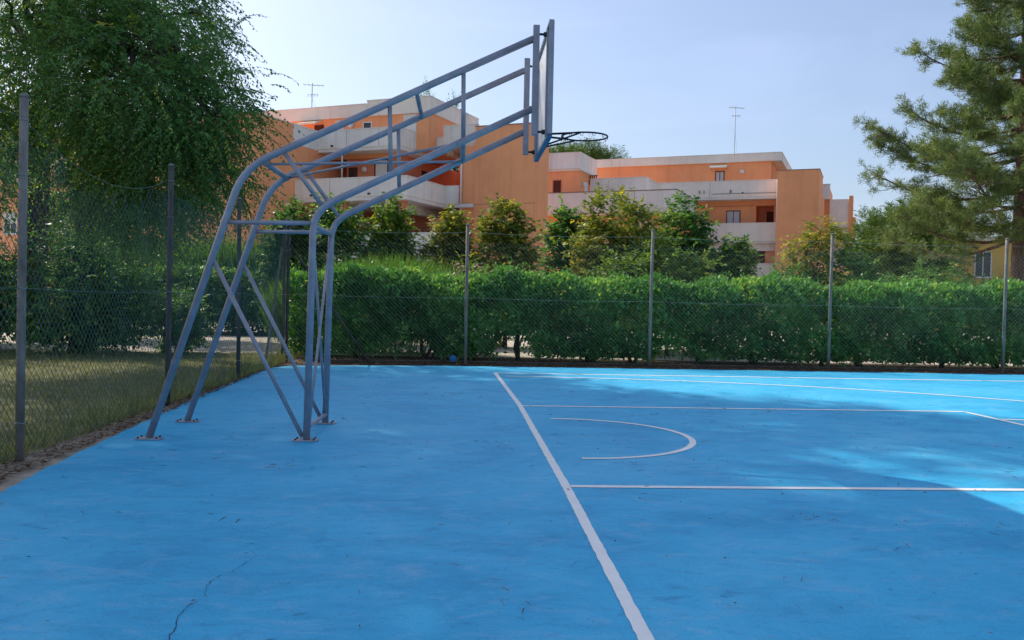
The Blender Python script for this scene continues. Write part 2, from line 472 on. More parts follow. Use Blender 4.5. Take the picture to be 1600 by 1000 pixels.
sheet('bounce_forecourt', [(-60, 23.2), (60, 23.2), (60, 64), (-60, 64)], -0.01, M['gravel'])  # unseen pale ground added to bounce sunlight onto the facades

# grass on the lawn, litter along its edge
N = 70000
gx = -4.36 - rng.random(N) ** 1.7 * 10.5
gy = -4.0 + rng.random(N) * 15.8
hgt = 0.03 + 0.06 * rng.random(N) + 0.10 * (rng.random(N) < 0.08) * rng.random(N) + 0.10 * np.clip(1 - (-4.36 - gx) / 0.35, 0, 1) * rng.random(N) + .22 * np.exp(-((gx + 4.40) / .12) ** 2) * np.clip(np.sin(gy * 2.3) + np.sin(gy * 5.1 + 1), 0, 2) * rng.random(N)
P0 = np.stack([gx, gy, np.full(N, -0.01)], 1)
dirn = unit(np.stack([rng.normal(0, .45, N), rng.normal(0, .45, N), np.ones(N)], 1))
grass = quad_cloud('lawn_grass', leaves(P0, dirn, unit(rng.normal(0, 1, (N, 3))), hgt, np.full(N, 0.008)), M['grass'])
tag(grass, 'short dry green grass of the lawn behind the left fence', 'grass', kind='stuff')

def litter(name, n, xy, mat, L, W, label, cat):
    P = np.stack([xy[0], xy[1], 0.006 + 0.012 * rng.random(n)], 1)
    a = rng.random(n) * 6.283
    ax = unit(np.stack([np.cos(a), np.sin(a), rng.normal(0, .12, n)], 1))
    nr = unit(np.stack([rng.normal(0, .3, n), rng.normal(0, .3, n), np.ones(n)], 1))
    o = quad_cloud(name, leaves(P, ax, nr, L * (0.6 + 0.8 * rng.random(n)), W * (0.6 + 0.8 * rng.random(n))), mat)
    tag(o, label, cat, kind='stuff')
n = 9000
lx = -4.6 + rng.random(n) * 28
litter('leaf_litter', n, (lx, 9.15 + rng.random(n) ** 1.5 * 1.6), M['litter'], 0.055, 0.03, 'brown fallen leaves on the soil under the hedge', 'leaf litter')
n = 5000
ly = -5 + rng.random(n) * 14
litter('leaf_litter', n, (-4.10 - 0.028 * ly - np.abs(rng.normal(0.12, 0.22, n)), ly), M['litter'], 0.045, 0.022, 'dry leaves gathered along the sandy foot of the left fence', 'leaf litter')
n = 1000
nx = -4 + rng.random(n) * 9; ny = -7.5 + rng.random(n) ** 0.8 * 15
cl = rng.integers(0, 60, n); nx = np.where(rng.random(n) < 0.6, nx[cl] + rng.normal(0, .09, n), nx); ny = np.where(rng.random(n) < 0.6, ny[cl] + rng.normal(0, .06, n), ny)
litter('pine_needle_litter', n, (nx, ny), M['needle_litter'], 0.09, 0.005, 'scattered dry pine needles on the blue court', 'needles')
n = 420
litter('court_leaf_litter', n, (-3.6 + rng.random(n) * 9, -6.5 + rng.random(n) * 14), M['needle_litter'], 0.022, 0.010, 'tiny dark leaf crumbs scattered on the blue court', 'leaf litter')

# ------------------------------------------------------------------ apartment blocks
def wallbox(root, name, mat, u0, u1, v0, v1, z0, z1):
    return part_box(name, M[mat], root, (u0, v0, z0), (u1, v1, z1))

def parapet(root, u0, u1, v0, v1, z0, z1, mat='grey', coping='white', joints=(), axis='u'):
    p = wallbox(root, 'parapet', mat, u0, u1, v0, v1, z0, z1)
    c = part_box('coping', M[coping], p, (u0 - .03, v0 - .03, z1 + .002), (u1 + .03, v1 + .03, z1 + .062))
    for j in joints:
        part_box('joint', M['coping'], p, (j - .012, v0 - .004, z0 + .02), (j + .012, v0 + .01, z1 - .02))
    return p

def drain(parent, u, v, z):
    mb = MB(); mb.tube([(u, v + .02, z), (u, v - .16, z - .03)], 0.055, 8)
    return mb.build('drain_spout', M['bolt'], parent)

def window(root, u0, u1, z0, z1, v, frame='white', fill='glass', axis='u', shutter=None, mullion=True, t=0.06):
    """frame proud of the wall, pane set back in it; axis 'v' = on a wall that runs along v at u=v arg"""
    def B(mb, a0, a1, b0, b1, d0, d1):
        if axis == 'u': mb.box((a0, v + d0, b0), (a1, v + d1, b1))
        else: mb.box((v - d1, a0, b0), (v - d0, a1, b1))
    mb = MB()
    B(mb, u0, u1, z1 - t, z1, -.05, .03); B(mb, u0, u1, z0, z0 + t, -.05, .03)
    B(mb, u0, u0 + t, z0 + t, z1 - t, -.05, .03); B(mb, u1 - t, u1, z0 + t, z1 - t, -.05, .03)
    if mullion:
        mid = (u0 + u1) / 2; B(mb, mid - t * .4, mid + t * .4, z0 + t, z1 - t, -.035, .02)
    w = mb.build('window', M[frame], root)
    mb = MB(); B(mb, u0 + t * .9, u1 - t * .9, z0 + t * .9, z1 - t * .9, -.012, .01)
    mb.build('pane', M[fill], w)
    if shutter:
        mb = MB()
        n = max(3, int((z1 - z0) * shutter / .09))
        for i in range(n):
            zz = z1 - t - (i + 1) * .085
            B(mb, u0 + t, u1 - t, zz, zz + .078, -.03, -.014)
        mb.build('roller_shutter', M['white'], w)
    if axis == 'u':
        mb = MB().box((u0 - .06, v - .12, z0 - .05), (u1 + .06, v + .02, z0 - .004)); mb.build('sill', M['white'], w)
    return w

def wall_lamp(root, u, v, z):
    mb = MB()
    for k in range(6):
        pass
    mb.tube([(u, v + .02, z), (u, v - .06, z), (u, v - .16, z), (u, v - .22, z)], [.10, .17, .17, .07], 10)
    return mb.build('wall_lamp', M['white'], root)

def awning(root, u0, u1, v, z, out=0.75, drop=0.22):
    mb = MB()
    n = len(mb.v)
    mb.v += [(u0, v - .01, z), (u1, v - .01, z), (u1, v - out, z - drop), (u0, v - out, z - drop),
             (u0, v - .01, z - .05), (u1, v - .01, z - .05), (u1, v - out, z - drop - .12), (u0, v - out, z - drop - .12)]
    mb.f += [(0, 3, 2, 1), (4, 5, 6, 7), (0, 1, 5, 4), (2, 3, 7, 6), (0, 4, 7, 3), (1, 2, 6, 5)]
    a = mb.build('awning', M['awning'], root)
    for uu in (u0 + .06, u1 - .06):
        MB().tube([(uu, v, z - .35), (uu, v - out + .03, z - drop - .08)], .02, 6).build('awning_arm', M['galv'], a)

def antenna(name, base, top, label, n=7):
    r = tag(empty(name, base), label, 'antenna')
    h = top - base[2]
    MB().tube([(0, 0, 0), (0, 0, h)], .03, 6).build('mast', M['galv'], r)
    mb = MB(); mb.tube([(-.55, -.1, h - .12), (.75, .15, h - .12)], .022, 5)
    for k in range(n):
        x = -.5 + k * 1.2 / (n - 1); l = .32 - .02 * k
        mb.tube([(x, -l + .02, h - .12), (x, l + .02, h - .12)], .014, 4)
    mb.build('boom', M['galv'], r)
    mb = MB(); mb.tube([(-.3, 0, h - .75), (.4, 0, h - .75)], .02, 5)
    for k in range(4): mb.tube([(-.25 + k * .2, -.2, h - .95), (-.25 + k * .2, .2, h - .55)], .013, 4)
    mb.build('aerial_panel', M['galv'], r)
    MB().tube([(0, 0, h * .55), (.5, .6, 0.02)], .008, 4).build('guy_wire', M['galv'], r)
    return r

RZ = math.radians(-25.7)
A = tag(empty('apartment_building', (-4.43, 41.71, 0), RZ), 'orange apartment block with stacked grey balconies behind the basketball stand', 'building')
W = lambda *a: wallbox(A, *a)
# far left wing and projecting mass
W('wall', 'orange', -28, -5.58, -5.85, -2.42, -.1, 11.15)
W('wall', 'orange', -28, -5.585, -2.42, 8.3, -.1, 10.02)
part_box('coping', M['beige'], A, (-28.04, -5.89, 11.152), (-5.54, -2.40, 11.20))
parapet(A, -5.76, -5.58, -2.418, -.002, 10.05, 11.15)
for (z0, z1) in ((7.9, 9.2), (4.8, 6.1), (1.4, 2.8)):
    for uu in (-24.5, -20.2, -16.0, -12.0):
        window(A, uu, uu + 1.15, z0, z1, -5.85, 'white', 'glass', shutter=.5)
# upper terrace
parapet(A, -5.578, 0.0, 0.0, .16, 10.12, 11.15, joints=(-3.6, -1.4))
parapet(A, -.16, -.002, .162, 3.35, 10.12, 11.15)
W('balcony_slab', 'white', -5.578, -.05, .05, 3.3, 9.93, 10.118)
W('terrace_floor', 'terrace', -5.55, -.18, .18, 1.79, 10.119, 10.135)
for uu in (-4.55, -.55): drain(A, uu, 0, 10.28)
# top storey
W('wall', 'orange', -11, .88, 1.8, 8.3, 10.14, 12.29)
W('roof_fascia', 'beige', -11.3, -3.25, 1.66, 8.5, 12.292, 13.02)
W('roof_fascia', 'beige', -3.248, 1.02, 1.66, 8.5, 12.292, 13.20)
part_box('coping', M['white'], A, (-3.28, 1.63, 13.202), (1.05, 8.53, 13.25))
part_box('coping', M['white'], A, (-11.33, 1.63, 13.022), (-3.285, 8.53, 13.07))
W('step_ledge', 'beige', .882, 1.35, 4.2, 8.3, 10.14, 11.0)
window(A, -8.72, -8.1, 11.3, 12.2, 1.8, shutter=.9)
awning(A, -7.95, -6.55, 1.8, 12.25)
d = W('door', 'redbrown', -7.1, -6.42, 1.76, 1.82, 10.14, 11.98)
part_box('handle', M['galv'], d, (-6.56, 1.70, 11.05), (-6.50, 1.758, 11.17))
window(A, -5.56, -4.95, 11.2, 12.17, 1.8, shutter=.95)
window(A, -3.6, -2.96, 11.45, 11.98, 1.8, 'white', 'glass', mullion=False)
window(A, -.78, .08, 10.2, 12.25, 1.8, 'white', 'glass', shutter=.5)
wall_lamp(A, -4.4, 1.8, 11.8)
window(A, 4.9, 6.2, 11.35, 12.0, .88, 'redbrown', 'glass', axis='v')
# second storey
W('wall', 'terracotta', -4.5, -.83, 1.5, 12, 6.95, 9.928)
W('wall', 'terracotta', -5.578, -4.502, 3.2, 12, 6.95, 9.928)
W('wall', 'terracotta', -.828, 3.4, 9.5, 12, 6.95, 10.38)
W('beam', 'orange', -5.578, -.83, 1.3, 1.495, 9.70, 9.929)
window(A, -5.5, -4.6, 7.1, 9.25, 3.2, 'white', 'glass', shutter=.35)
w_door = W('door', 'white', -2.45, -1.67, 1.44, 1.52, 6.98, 9.55)
part_box('frame', M['redbrown'], w_door, (-2.56, 1.46, 6.98), (-2.452, 1.53, 9.66)); part_box('frame', M['redbrown'], w_door, (-1.668, 1.46, 6.98), (-1.56, 1.53, 9.66))
part_box('frame', M['redbrown'], w_door, (-2.45, 1.46, 9.552), (-1.67, 1.53, 9.66))
window(A, -4.35, -3.75, 7.6, 9.2, 1.5, 'redbrown', 'glass')
window(A, 4.2, 4.95, 7.0, 9.3, -.83, 'redbrown', 'glass', axis='v', mullion=False)
wall_lamp(A, -3.2, 1.5, 9.05)
MB().tube([(-3.95, .12, 7.98), (-3.95, .12, 9.93)], .05, 8).build('downpipe', M['white'], A)
# middle balcony
parapet(A, -5.578, 1.75, -2.2, -2.03, 6.95, 7.97, joints=(-3.2,))
parapet(A, 1.58, 1.748, -2.028, 2.5, 6.95, 7.97, joints=())
parapet(A, 1.752, 2.62, 2.34, 2.5, 6.95, 7.97)
W('balcony_slab', 'white', -5.578, 1.70, -2.15, 9.49, 6.74, 6.948)
W('terrace_floor', 'terrace', -5.57, 1.57, -2.02, 1.48, 6.949, 6.965)
W('balcony_slab', 'white', 1.702, 3.58, 2.4, 9.49, 6.74, 6.946)
for uu in (-.6, -4.4): drain(A, uu, -2.2, 7.1)
drain(A, 1.2, -2.2, 7.1)
W('beam', 'beige', .25, .60, -1.9, 4, 6.25, 6.738)
# lower storeys
W('wall', 'terracotta', -5.578, 1.5, 4.0, 9.4, -.1, 6.738)
W('wall', 'terracotta', 1.5, 3.6, 1.0, 9.4, -.1, 6.0)
W('column', 'terracotta', -2.9, -2.5, -1.6, -1.2, 3.6, 6.738)
W('column', 'terracotta', .9, 1.25, -1.6, -1.2, 3.6, 6.738)
W('door', 'redbrown', -.2, .75, 3.95, 4.02, 3.62, 5.75)
window(A, -4.4, -3.1, 4.4, 5.9, 4.0, 'redbrown', 'glass')
parapet(A, -5.578, 4.2, -2.2, -2.02, 3.55, 4.86, joints=(-2, 1.4))
W('balcony_slab', 'white', -5.578, 4.2, -2.15, 3.99, 3.38, 3.548)
W('wall', 'orange', -5.578, 4.1, -1.2, 3.9, -.1, 3.378)
rl = MB()
for k in range(2): rl.tube([(-5.5, -2.1, 5.02 + .16 * k), (4.15, -2.1, 5.02 + .16 * k)], .022, 5)
for k in range(9): rl.tube([(-5.3 + k * 1.15, -2.1, 4.9), (-5.3 + k * 1.15, -2.1, 5.2)], .02, 5)
rl.build('railing', M['redbrown'], A)
# side terrace and tower
parapet(A, 1.36, 3.578, 2.8, 2.98, 10.58, 11.62)
parapet(A, .9, 1.358, 2.8, 2.98, 10.36, 10.95)
W('balcony_slab', 'beige', .89, 3.578, 2.85, 9.4, 10.38, 10.578)
W('wall', 'orange', 2.62, 3.598, 2.62, 9.49, 6.0, 10.378)
MB().tube([(2.72, 2.52, 6.1), (2.72, 2.52, 10.4)], .06, 8).build('downpipe', M['white'], A)
W('tower', 'orange', 3.6, 7.4, 2.5, 4.65, -.1, 11.43)
part_box('coping', M['coping'], A, (3.57, 2.47, 11.432), (7.43, 4.68, 11.48))
W('wall', 'orange', 3.6, 4.2, 4.652, 12, -.1, 10.4)
part_box('tower_joint', M['coping'], A, (3.60, 2.49, 6.9), (7.40, 2.498, 6.925))

B = tag(empty('apartment_building', (13.92, 50.60, 0), RZ), 'orange apartment block with long beige parapets under a flat roof, right of the stand', 'building')
W = lambda *a: wallbox(B, *a)
parapet(B, -13, 0, 0, .18, 7.95, 9.18, coping='coping', joints=(-6.1, -3.0))
parapet(B, -.18, -.002, .182, 7.14, 7.95, 9.18, coping='coping')
W('balcony_slab', 'white', -13, -.04, .05, 8.3, 7.72, 7.948)
W('terrace_floor', 'terrace', -13, -.19, .19, 4.1, 7.949, 7.965)
drain(B, -7.95, 0, 8.15)
W('wall', 'orange', -13, -.5, 1.5, 8.3, -.1, 7.718)
window(B, -7.0, -6.1, 6.0, 7.3, 1.5, 'redbrown', 'glass')
window(B, -3.2, -2.0, 5.9, 7.3, 1.5, 'redbrown', 'glass', shutter=.4)
MB().tube([(-9.2, .4, 7.6), (-.4, .4, 7.6)], .05, 6).build('conduit', M['white'], B)
# left penthouse
W('wall', 'orange', -13, -7.62, 1.65, 5.7, 7.967, 11.0)
W('roof_fascia', 'grey', -13, -7.52, 1.5, 5.75, 11.002, 12.33)
part_box('coping', M['white'], B, (-13, 1.47, 12.332), (-7.49, 5.78, 12.37))
part_box('ledge', M['beige'], B, (-13, 1.40, 11.15), (-7.42, 1.498, 11.21))
part_box('ledge', M['white'], B, (-7.518, 1.40, 11.02), (-7.40, 5.75, 11.14))
window(B, -9.68, -8.95, 9.2, 10.4, 1.65, 'terracotta', 'redbrown', mullion=False)
d = W('door', 'white', -7.63, -7.58, 2.9, 3.7, 7.97, 10.35)
part_box('handle', M['galv'], d, (-7.578, 3.0, 9.0), (-7.53, 3.06, 9.12))
lm = MB().tube([(-7.62, 2.5, 10.1), (-7.52, 2.5, 10.1), (-7.40, 2.5, 10.1)], [.12, .16, .08], 10).build('wall_lamp', M['white'], B)
# upper terraces
parapet(B, -7.5, -3.1, 4.0, 4.17, 9.45, 10.68)
parapet(B, -3.27, -3.102, 4.172, 7.148, 9.45, 10.66)
W('wall', 'orange', -7.6, -3.1, 4.05, 8.3, 7.95, 9.448)
parapet(B, -3.1, 5.98, 7.15, 7.33, 9.45, 10.62, mat='beige', joints=(1.0,))
W('balcony_slab', 'white', -3.1, 5.98, 7.2, 9.14, 9.28, 9.448)
W('terrace_floor', 'terrace', -7.4, 5.9, 7.4, 9.14, 9.449, 9.465)
for uu in (3.45,): drain(B, uu, 7.15, 9.75)
part_box('conduit', M['coping'], B, (1.2, 7.11, 9.69), (5.9, 7.148, 9.72))
for uu, w_ in ((.2, .07), (.55, .05), (2.5, .12)): part_box('vent_box', M['coping'], B, (uu, 7.08, 9.75), (uu + w_, 7.148, 9.98))
rl = MB()
for k in range(9): rl.box((-8.4 + k * .16, 4.2, 10.3), (-8.32 + k * .16, 4.26, 10.95))
rl.box((-8.5, 4.19, 10.96), (-7.0, 4.27, 11.02)); rl.build('railing', M['redbrown'], B)
W('wall', 'orange', -8.6, 5.25, 9.15, 19, 9.28, 12.34)
W('roof_fascia', 'beige', -8.9, 6.0, 8.95, 19.2, 12.342, 12.95)
part_box('coping', M['white'], B, (-8.93, 8.92, 12.952), (6.03, 19.23, 12.99))
window(B, 1.05, 1.75, 9.7, 11.72, 9.15, 'redbrown', 'curtain')
awning(B, .7, 2.0, 9.15, 12.2, .7, .2)
wall_lamp(B, 3.1, 9.15, 11.6)
# second storey and below
W('wall', 'orange', -.498, 4.3, 8.35, 19, -.1, 9.278)
W('wall', 'orange', 5.6, 5.98, 8.35, 10.5, -.1, 9.278)
W('wall', 'orange', 4.3, 5.6, 8.35, 10.5, 8.92, 9.278)
W('wall', 'terracotta', 4.3, 5.6, 9.6, 10.5, -.1, 8.92)
W('door', 'redbrown', 4.95, 5.55, 9.55, 9.62, 6.2, 8.55)
part_box('band', M['terracotta'], B, (.0, 8.31, 8.86), (5.98, 8.348, 8.92))
window(B, 2.1, 3.15, 7.1, 8.55, 8.35, 'redbrown', 'curtain')
parapet(B, -.1, 5.98, 7.15, 7.33, 6.12, 7.44, mat='beige', coping='beige')
W('balcony_slab', 'white', -.1, 5.98, 7.2, 9.55, 5.98, 6.118)
drain(B, 3.2, 7.15, 6.3)
W('beam', 'beige', -.1, 5.98, 7.5, 7.7, 5.42, 5.978)
mb = MB()
for k in range(14): mb.box((3.75 + k * .1, 7.56, 4.5), (3.78 + k * .1, 7.6, 5.4))
mb.build('railing', M['redbrown'], B)
W('wall', 'redbrown', 3.6, 5.1, 8.2, 8.34, 3.4, 5.42)
W('wall', 'orange', 5.1, 5.98, 7.75, 8.34, -.1, 5.42)
parapet(B, 2.0, 5.96, 7.0, 7.2, -.1, 4.42, coping='grey')
# tower and right end
W('tower', 'orange', 6.0, 8.9, 6.15, 10.7, -.1, 11.15)
part_box('coping', M['coping'], B, (5.97, 6.12, 11.152), (8.93, 10.73, 11.20))
MB().tube([(5.93, 7.05, 5), (5.93, 7.05, 10.6)], .05, 8).build('downpipe', M['white'], B)
W('wall', 'orange', 6.0, 8.85, 10.702, 19, -.1, 10.0)
parapet(B, 8.5, 9.24, 15.0, 15.18, 10.02, 11.2)
W('wall', 'orange', 8.5, 9.24, 15.2, 20, -.1, 10.9)
W('panel', 'beige', 9.25, 10.7, 15.0, 15.18, 7.82, 10.0)
W('panel', 'grey', 9.25, 10.7, 15.02, 15.18, 6.72, 7.81)
W('wall', 'grey', 9.25, 10.7, 15.2, 22, -.1, 9.9)
W('pier', 'orange', 10.702, 11.0, 14.9, 16.5, -.1, 10.25)
W('pier', 'orange', 11.002, 11.2, 15.5, 18, -.1, 8.6)

def bl(o, u, v):
    c, s = math.cos(RZ), math.sin(RZ)
    return (o[0] + u * c - v * s, o[1] + u * s + v * c)
x, y = bl((-4.43, 41.71), -8.9, 4.0)
antenna('roof_antenna', (x, y, 13.06), 15.25, 'short television antenna on the roof left of the basketball stand', 5)
x, y = bl((13.92, 50.6), 2.05, 12.0)
antenna('roof_antenna', (x, y, 12.94), 17.3, 'tall television antenna with guy wire on the right roof', 7)

# low house with a tiled roof and a yellow house far right
r = tag(empty('low_house', (27.2, 50, 0)), 'low house with a red tiled roof beyond the hedge', 'house')
part_box('wall', M['beige'], r, (-3, -2, -.1), (3, 3, 3.1))
mb = MB(); mb.v = [(-3.4, -2.5, 3.0), (3.4, -2.5, 3.0), (3.4, 3.5, 3.0), (-3.4, 3.5, 3.0), (-3.4, .5, 4.1), (3.4, .5, 4.1)]
mb.f = [(0, 1, 5, 4), (2, 3, 4, 5), (0, 4, 3), (1, 2, 5), (0, 3, 2, 1)]
rf = mb.build('roof', M['tile'], r)
mb = MB()
for k in range(26): mb.tube([(-3.3 + k * .264, -2.55, 3.02), (-3.3 + k * .264, .5, 4.14)], .06, 5)
t = mb.build('tile_rows', M['tile'], rf); t['kind'] = 'stuff'
for xx in (-1.8, .8): window(r, xx, xx + 1, 1.1, 2.4, -2, 'white', 'glass')
r = tag(empty('yellow_house', (36.5, 50, 0), math.radians(-8)), 'yellow house glimpsed behind the pine at the right edge', 'house')
part_box('wall', M['yellow'], r, (-3.4, -2, -.1), (9, 7, 6.0))
part_box('roof_slab', M['beige'], r, (-3.8, -2.5, 6.002), (9.4, 7.4, 6.3))
part_box('balcony', M['white'], r, (-1.0, -3.2, 2.6), (4.5, -2.002, 3.5))
for k, xx in enumerate((-2.4, .2, 2.6, 5.2)):
    window(r, xx, xx + 1.1, 3.55, 5.3, -2, 'white', 'glass'); window(r, xx, xx + 1.1, .6, 2.2, -2, 'white', 'glass')
part_box('porch_column', M['yellow'], r, (-1.0, -3.1, -.1), (-.7, -2.8, 2.598)); part_box('porch_column', M['yellow'], r, (4.2, -3.1, -.1), (4.5, -2.8, 2.598))

# ------------------------------------------------------------------ chain link fences
def clip_wire(x0, z0, sx, w, topf):
    """diagonal wire from (x0,z0) going up with slope sx=+-1, clipped to the panel"""
    pts = []
    x, z = x0, z0
    step = 0.36
    while 0 <= x <= w and z <= topf(x):
        pts.append((x, z)); x += sx * step * .7071; z += step * .7071 * 1.0
    return pts

def link_panel(name, w, h, sag, pitch=0.088, r=0.0026, seed=0, wave=0.02):
    rs = random.Random(seed)
    ph = rs.random() * 6
    topf = lambda x: h - sag * 4 * (x / w) * (1 - x / w) - .02
    bulge = lambda x, z: wave * math.sin(2.1 * x + ph) * math.sin(1.9 * z + ph) + 0.4 * wave * math.sin(7 * x + 3 * z)
    V, F = [], []
    def wire(pts, rr, off=0):
        n0 = len(V)
        for (x, z) in pts:
            y = bulge(x, z) + off
            for g in (0.5, 2.594, 4.689):
                V.append((x + rr * math.cos(g) * .7, y + rr * math.sin(g), z + rr * math.cos(g) * .7))
        for i in range(len(pts) - 1):
            for k in range(3):
                k2 = (k + 1) % 3
                F.append((n0 + 3 * i + k, n0 + 3 * i + k2, n0 + 3 * i + 3 + k2, n0 + 3 * i + 3 + k))
    k = -int(h / pitch) - 1
    while k * pitch < w:
        x = k * pitch
        for s in (1, -1):
            if s == 1:
                p = clip_wire(x, 0.03, 1, w, topf) if x >= 0 else clip_wire(0.0, 0.03 - x, 1, w, topf)
            else:
                p = clip_wire(w - x, 0.03, -1, w, topf) if x >= 0 else clip_wire(w, 0.03 - x, -1, w, topf)
            if len(p) > 1: wire(p, r, 0.0015 * s)
        k += 1
    me = bpy.data.meshes.new(name)
    me.from_pydata(V, [], F); me.update()
    return me, topf, bulge

def fence(name, pts, h, label, post_mats, sags, top_h, wire_mat):
    root = tag(empty(name, (pts[0][0], pts[0][1], 0)), label, 'fence')
    o = Vector((pts[0][0], pts[0][1], 0))
    cache = {}
    for i, p in enumerate(pts):
        q = Vector((p[0], p[1], 0)) - o
        lean = random.uniform(-.012, .012)
        mb = MB(); mb.tube([(q.x, q.y, -.2), (q.x + lean, q.y, 1.4), (q.x + lean * 2, q.y, top_h)], .034, 10)
        po = mb.build('post', M[post_mats[i]], root)
        mb = MB(); mb.tube([(q.x + lean * 2, q.y, top_h), (q.x + lean * 2, q.y, top_h + .02), (q.x + lean * 2, q.y, top_h + .035)], [.037, .037, .012], 10)
        mb.build('post_cap', M['post'], po)
        for zt in (.3, 1.39, 2.3, 2.74):
            rr_ = .037; lx_ = lean * min(1, zt / 1.4) + (lean * max(0, zt - 1.4) / 1.5)
            MB().tube([(q.x + lx_ + rr_ * math.cos(g), q.y + rr_ * math.sin(g), zt + .004 * math.sin(3 * g)) for g in np.linspace(0, 6.283, 13)], .0028, 5, cap=False).build('wire_tie', M['galv'], po)
    for i in range(len(pts) - 1):
        a = Vector((pts[i][0], pts[i][1], 0)); b_ = Vector((pts[i + 1][0], pts[i + 1][1], 0))
        w = (b_ - a).length
        key = (round(w, 1), sags[i])
        me, topf, bulge = link_panel('mesh_panel', w, h, sags[i], seed=i)
        ob = link('mesh_panel', me, M[wire_mat], root, a - o)
        ob.rotation_euler = (0, 0, math.atan2(b_.y - a.y, b_.x - a.x))
        ob['kind'] = 'stuff'
        ct, st = math.cos(ob.rotation_euler.z), math.sin(ob.rotation_euler.z)
        def wp(x, z): y = bulge(x, z); q = a - o; return (q.x + x * ct - y * st, q.y + x * st + y * ct, z)
        for kind, fz in (('top_wire', lambda x: topf(x) + .004), ('middle_wire', lambda x: min(h * .5, topf(x)) - .02 * math.sin(math.pi * x / w)), ('bottom_wire', lambda x: .06)):
            MB().tube([wp(w * k / 14, fz(w * k / 14)) for k in range(15)], .0026, 5).build(kind, M[wire_mat], root)
    return root, o

LP = [(-4.05, -12.7), (-4.18, -9.0), (-4.27, -5.3), (-4.33, -1.56), (-4.36, 2.10), (-4.38, 5.62), (-4.42, 9.36)]
fl, fo = fence('chain_link_fence', LP, 2.78, 'green chain link fence along the lawn on the left of the court', ['post', 'post', 'post', 'post', 'post_shaded', 'post_shaded', 'post_shaded'],
               [.12, .12, .05, .30, .14, .10], 2.92, 'wire')
for (a, b_) in (((-4.44, 9.25, 2.35), (-4.46, 7.9, 0.0)),):
    MB().tube([Vector(a) - fo, Vector(b_) - fo], .024, 8).build('brace', M['post'], fl)
BP = [(-4.36, 9.44)] + [(-0.66 + 3.93 * k, 9.62 + .012 * k) for k in range(7)]
fb, fo2 = fence('chain_link_fence', BP, 2.80, 'grey chain link fence in front of the clipped hedge', ['post_shaded'] + ['post'] * 7, [.06, .04, .05, .04, .05, .04, .04], 2.92, 'wire_grey')
MB().tube([Vector((-4.30, 9.40, 2.42)) - fo2, Vector((-2.65, 9.44, 0.0)) - fo2], .022, 8).build('brace', M['post_shaded'], fb)

# ------------------------------------------------------------------ basketball stand
S = tag(empty('basketball_stand', (-2.9, 0.095, 0)), 'blue grey tubular steel basketball stand on four bolted feet', 'basketball stand')
so = Vector((-2.9, 0.095, 0))
def sp(x, y, z): return Vector((x, y, z)) - so
def bendpath(p0, c, p1, r, n=7):
    p0, c, p1 = Vector(p0), Vector(c), Vector(p1)
    a = c + (p0 - c).normalized() * r; b_ = c + (p1 - c).normalized() * r
    out = [p0]
    for k in range(n + 1):
        t = k / n
        out.append(a * (1 - t) ** 2 + c * 2 * t * (1 - t) + b_ * t * t)
    out.append(p1)
    return out
def tube(name, pts, r, mat='steel', sides=12, parent=None):
    return MB().tube(pts, r, sides).build(name, M[mat], parent or S)
for Y in (-.48, .67):
    tube('rear_leg', bendpath(sp(-3.68, Y, .015), sp(-2.84, Y, 2.56), sp(-.14, Y, 3.865), .26), .034, 'steel', 14)
    tube('front_leg', bendpath(sp(-2.22, Y, .015), sp(-2.185, Y, 2.18), sp(-.14, Y, 3.20), .20), .034, 'steel', 14)
    tube('side_rail', [sp(-3.0, Y, 2.05), sp(-2.19, Y, 2.06)], .021)
    tube('leg_brace', [sp(-3.11, Y, 1.70), sp(-2.26, Y, .04)], .021)
    tube('arm_brace', [sp(-2.47, Y, 2.72), sp(-2.10, Y, 2.22)], .021)
    tube('arm_upright', [sp(-1.49, Y, 3.20), sp(-1.47, Y, 2.54)], .021)
    tube('arm_upright', [sp(-.80, Y, 3.53), sp(-.79, Y, 2.89)], .021)
    e = MB().box(tuple(sp(-.145, Y - .03, 2.955)), tuple(sp(-.085, Y + .03, 3.99))).build('end_upright', M['steel'], S)
    for z in (3.91, 2.985):
        tube('board_bolt', [sp(-.085, Y, z), sp(-.016, Y, z)], .012, 'bolt', 8)
        tube('bolt_nut', [sp(-.045, Y, z), sp(-.018, Y, z)], .024, 'bolt', 6)
    for X in (-3.68, -2.23):
        pl = MB().prism([(X - .105 - so.x, Y - .075 - so.y), (X + .105 - so.x, Y - .075 - so.y), (X + .125 - so.x, Y - so.y), (X + .105 - so.x, Y + .075 - so.y), (X - .105 - so.x, Y + .075 - so.y), (X - .125 - so.x, Y - so.y)], .003, .014).build('foot_plate', M['galv'], S)
        for dx in (-.085, .085):
            for dy in (-.048, .048):
                MB().tube([sp(X + dx, Y + dy, .013), sp(X + dx, Y + dy, .028)], .010, 6).build('bolt', M['bolt'], pl)
tube('cross_tube', [sp(-2.66, -.48, 2.625), sp(-2.66, .67, 2.625)], .026)
tube('cross_tube', [sp(-1.24, -.48, 3.32), sp(-1.24, .67, 3.32)], .022)
tube('cross_tube', [sp(-2.19, -.48, 2.04), sp(-2.19, .67, 2.04)], .024)
tube('cross_tube', [sp(-.79, -.48, 2.87), sp(-.79, .67, 2.87)], .024)
tube('cross_tube', [sp(-2.215, -.48, .13), sp(-2.215, .67, .10)], .022)
tube('arm_tie', [sp(-2.66, -.48, 2.60), sp(-.80, .67, 2.86)], .013, 'steel', 8)
tube('arm_tie', [sp(-2.66, .67, 2.63), sp(-.80, -.48, 2.86)], .013, 'steel', 8)
tube('front_tie', [sp(-2.20, -.45, 2.03), sp(-2.215, .64, .10)], .014, 'steel', 8)
tube('front_tie', [sp(-2.19, .64, 2.03), sp(-2.205, -.45, .13)], .014, 'steel', 8)
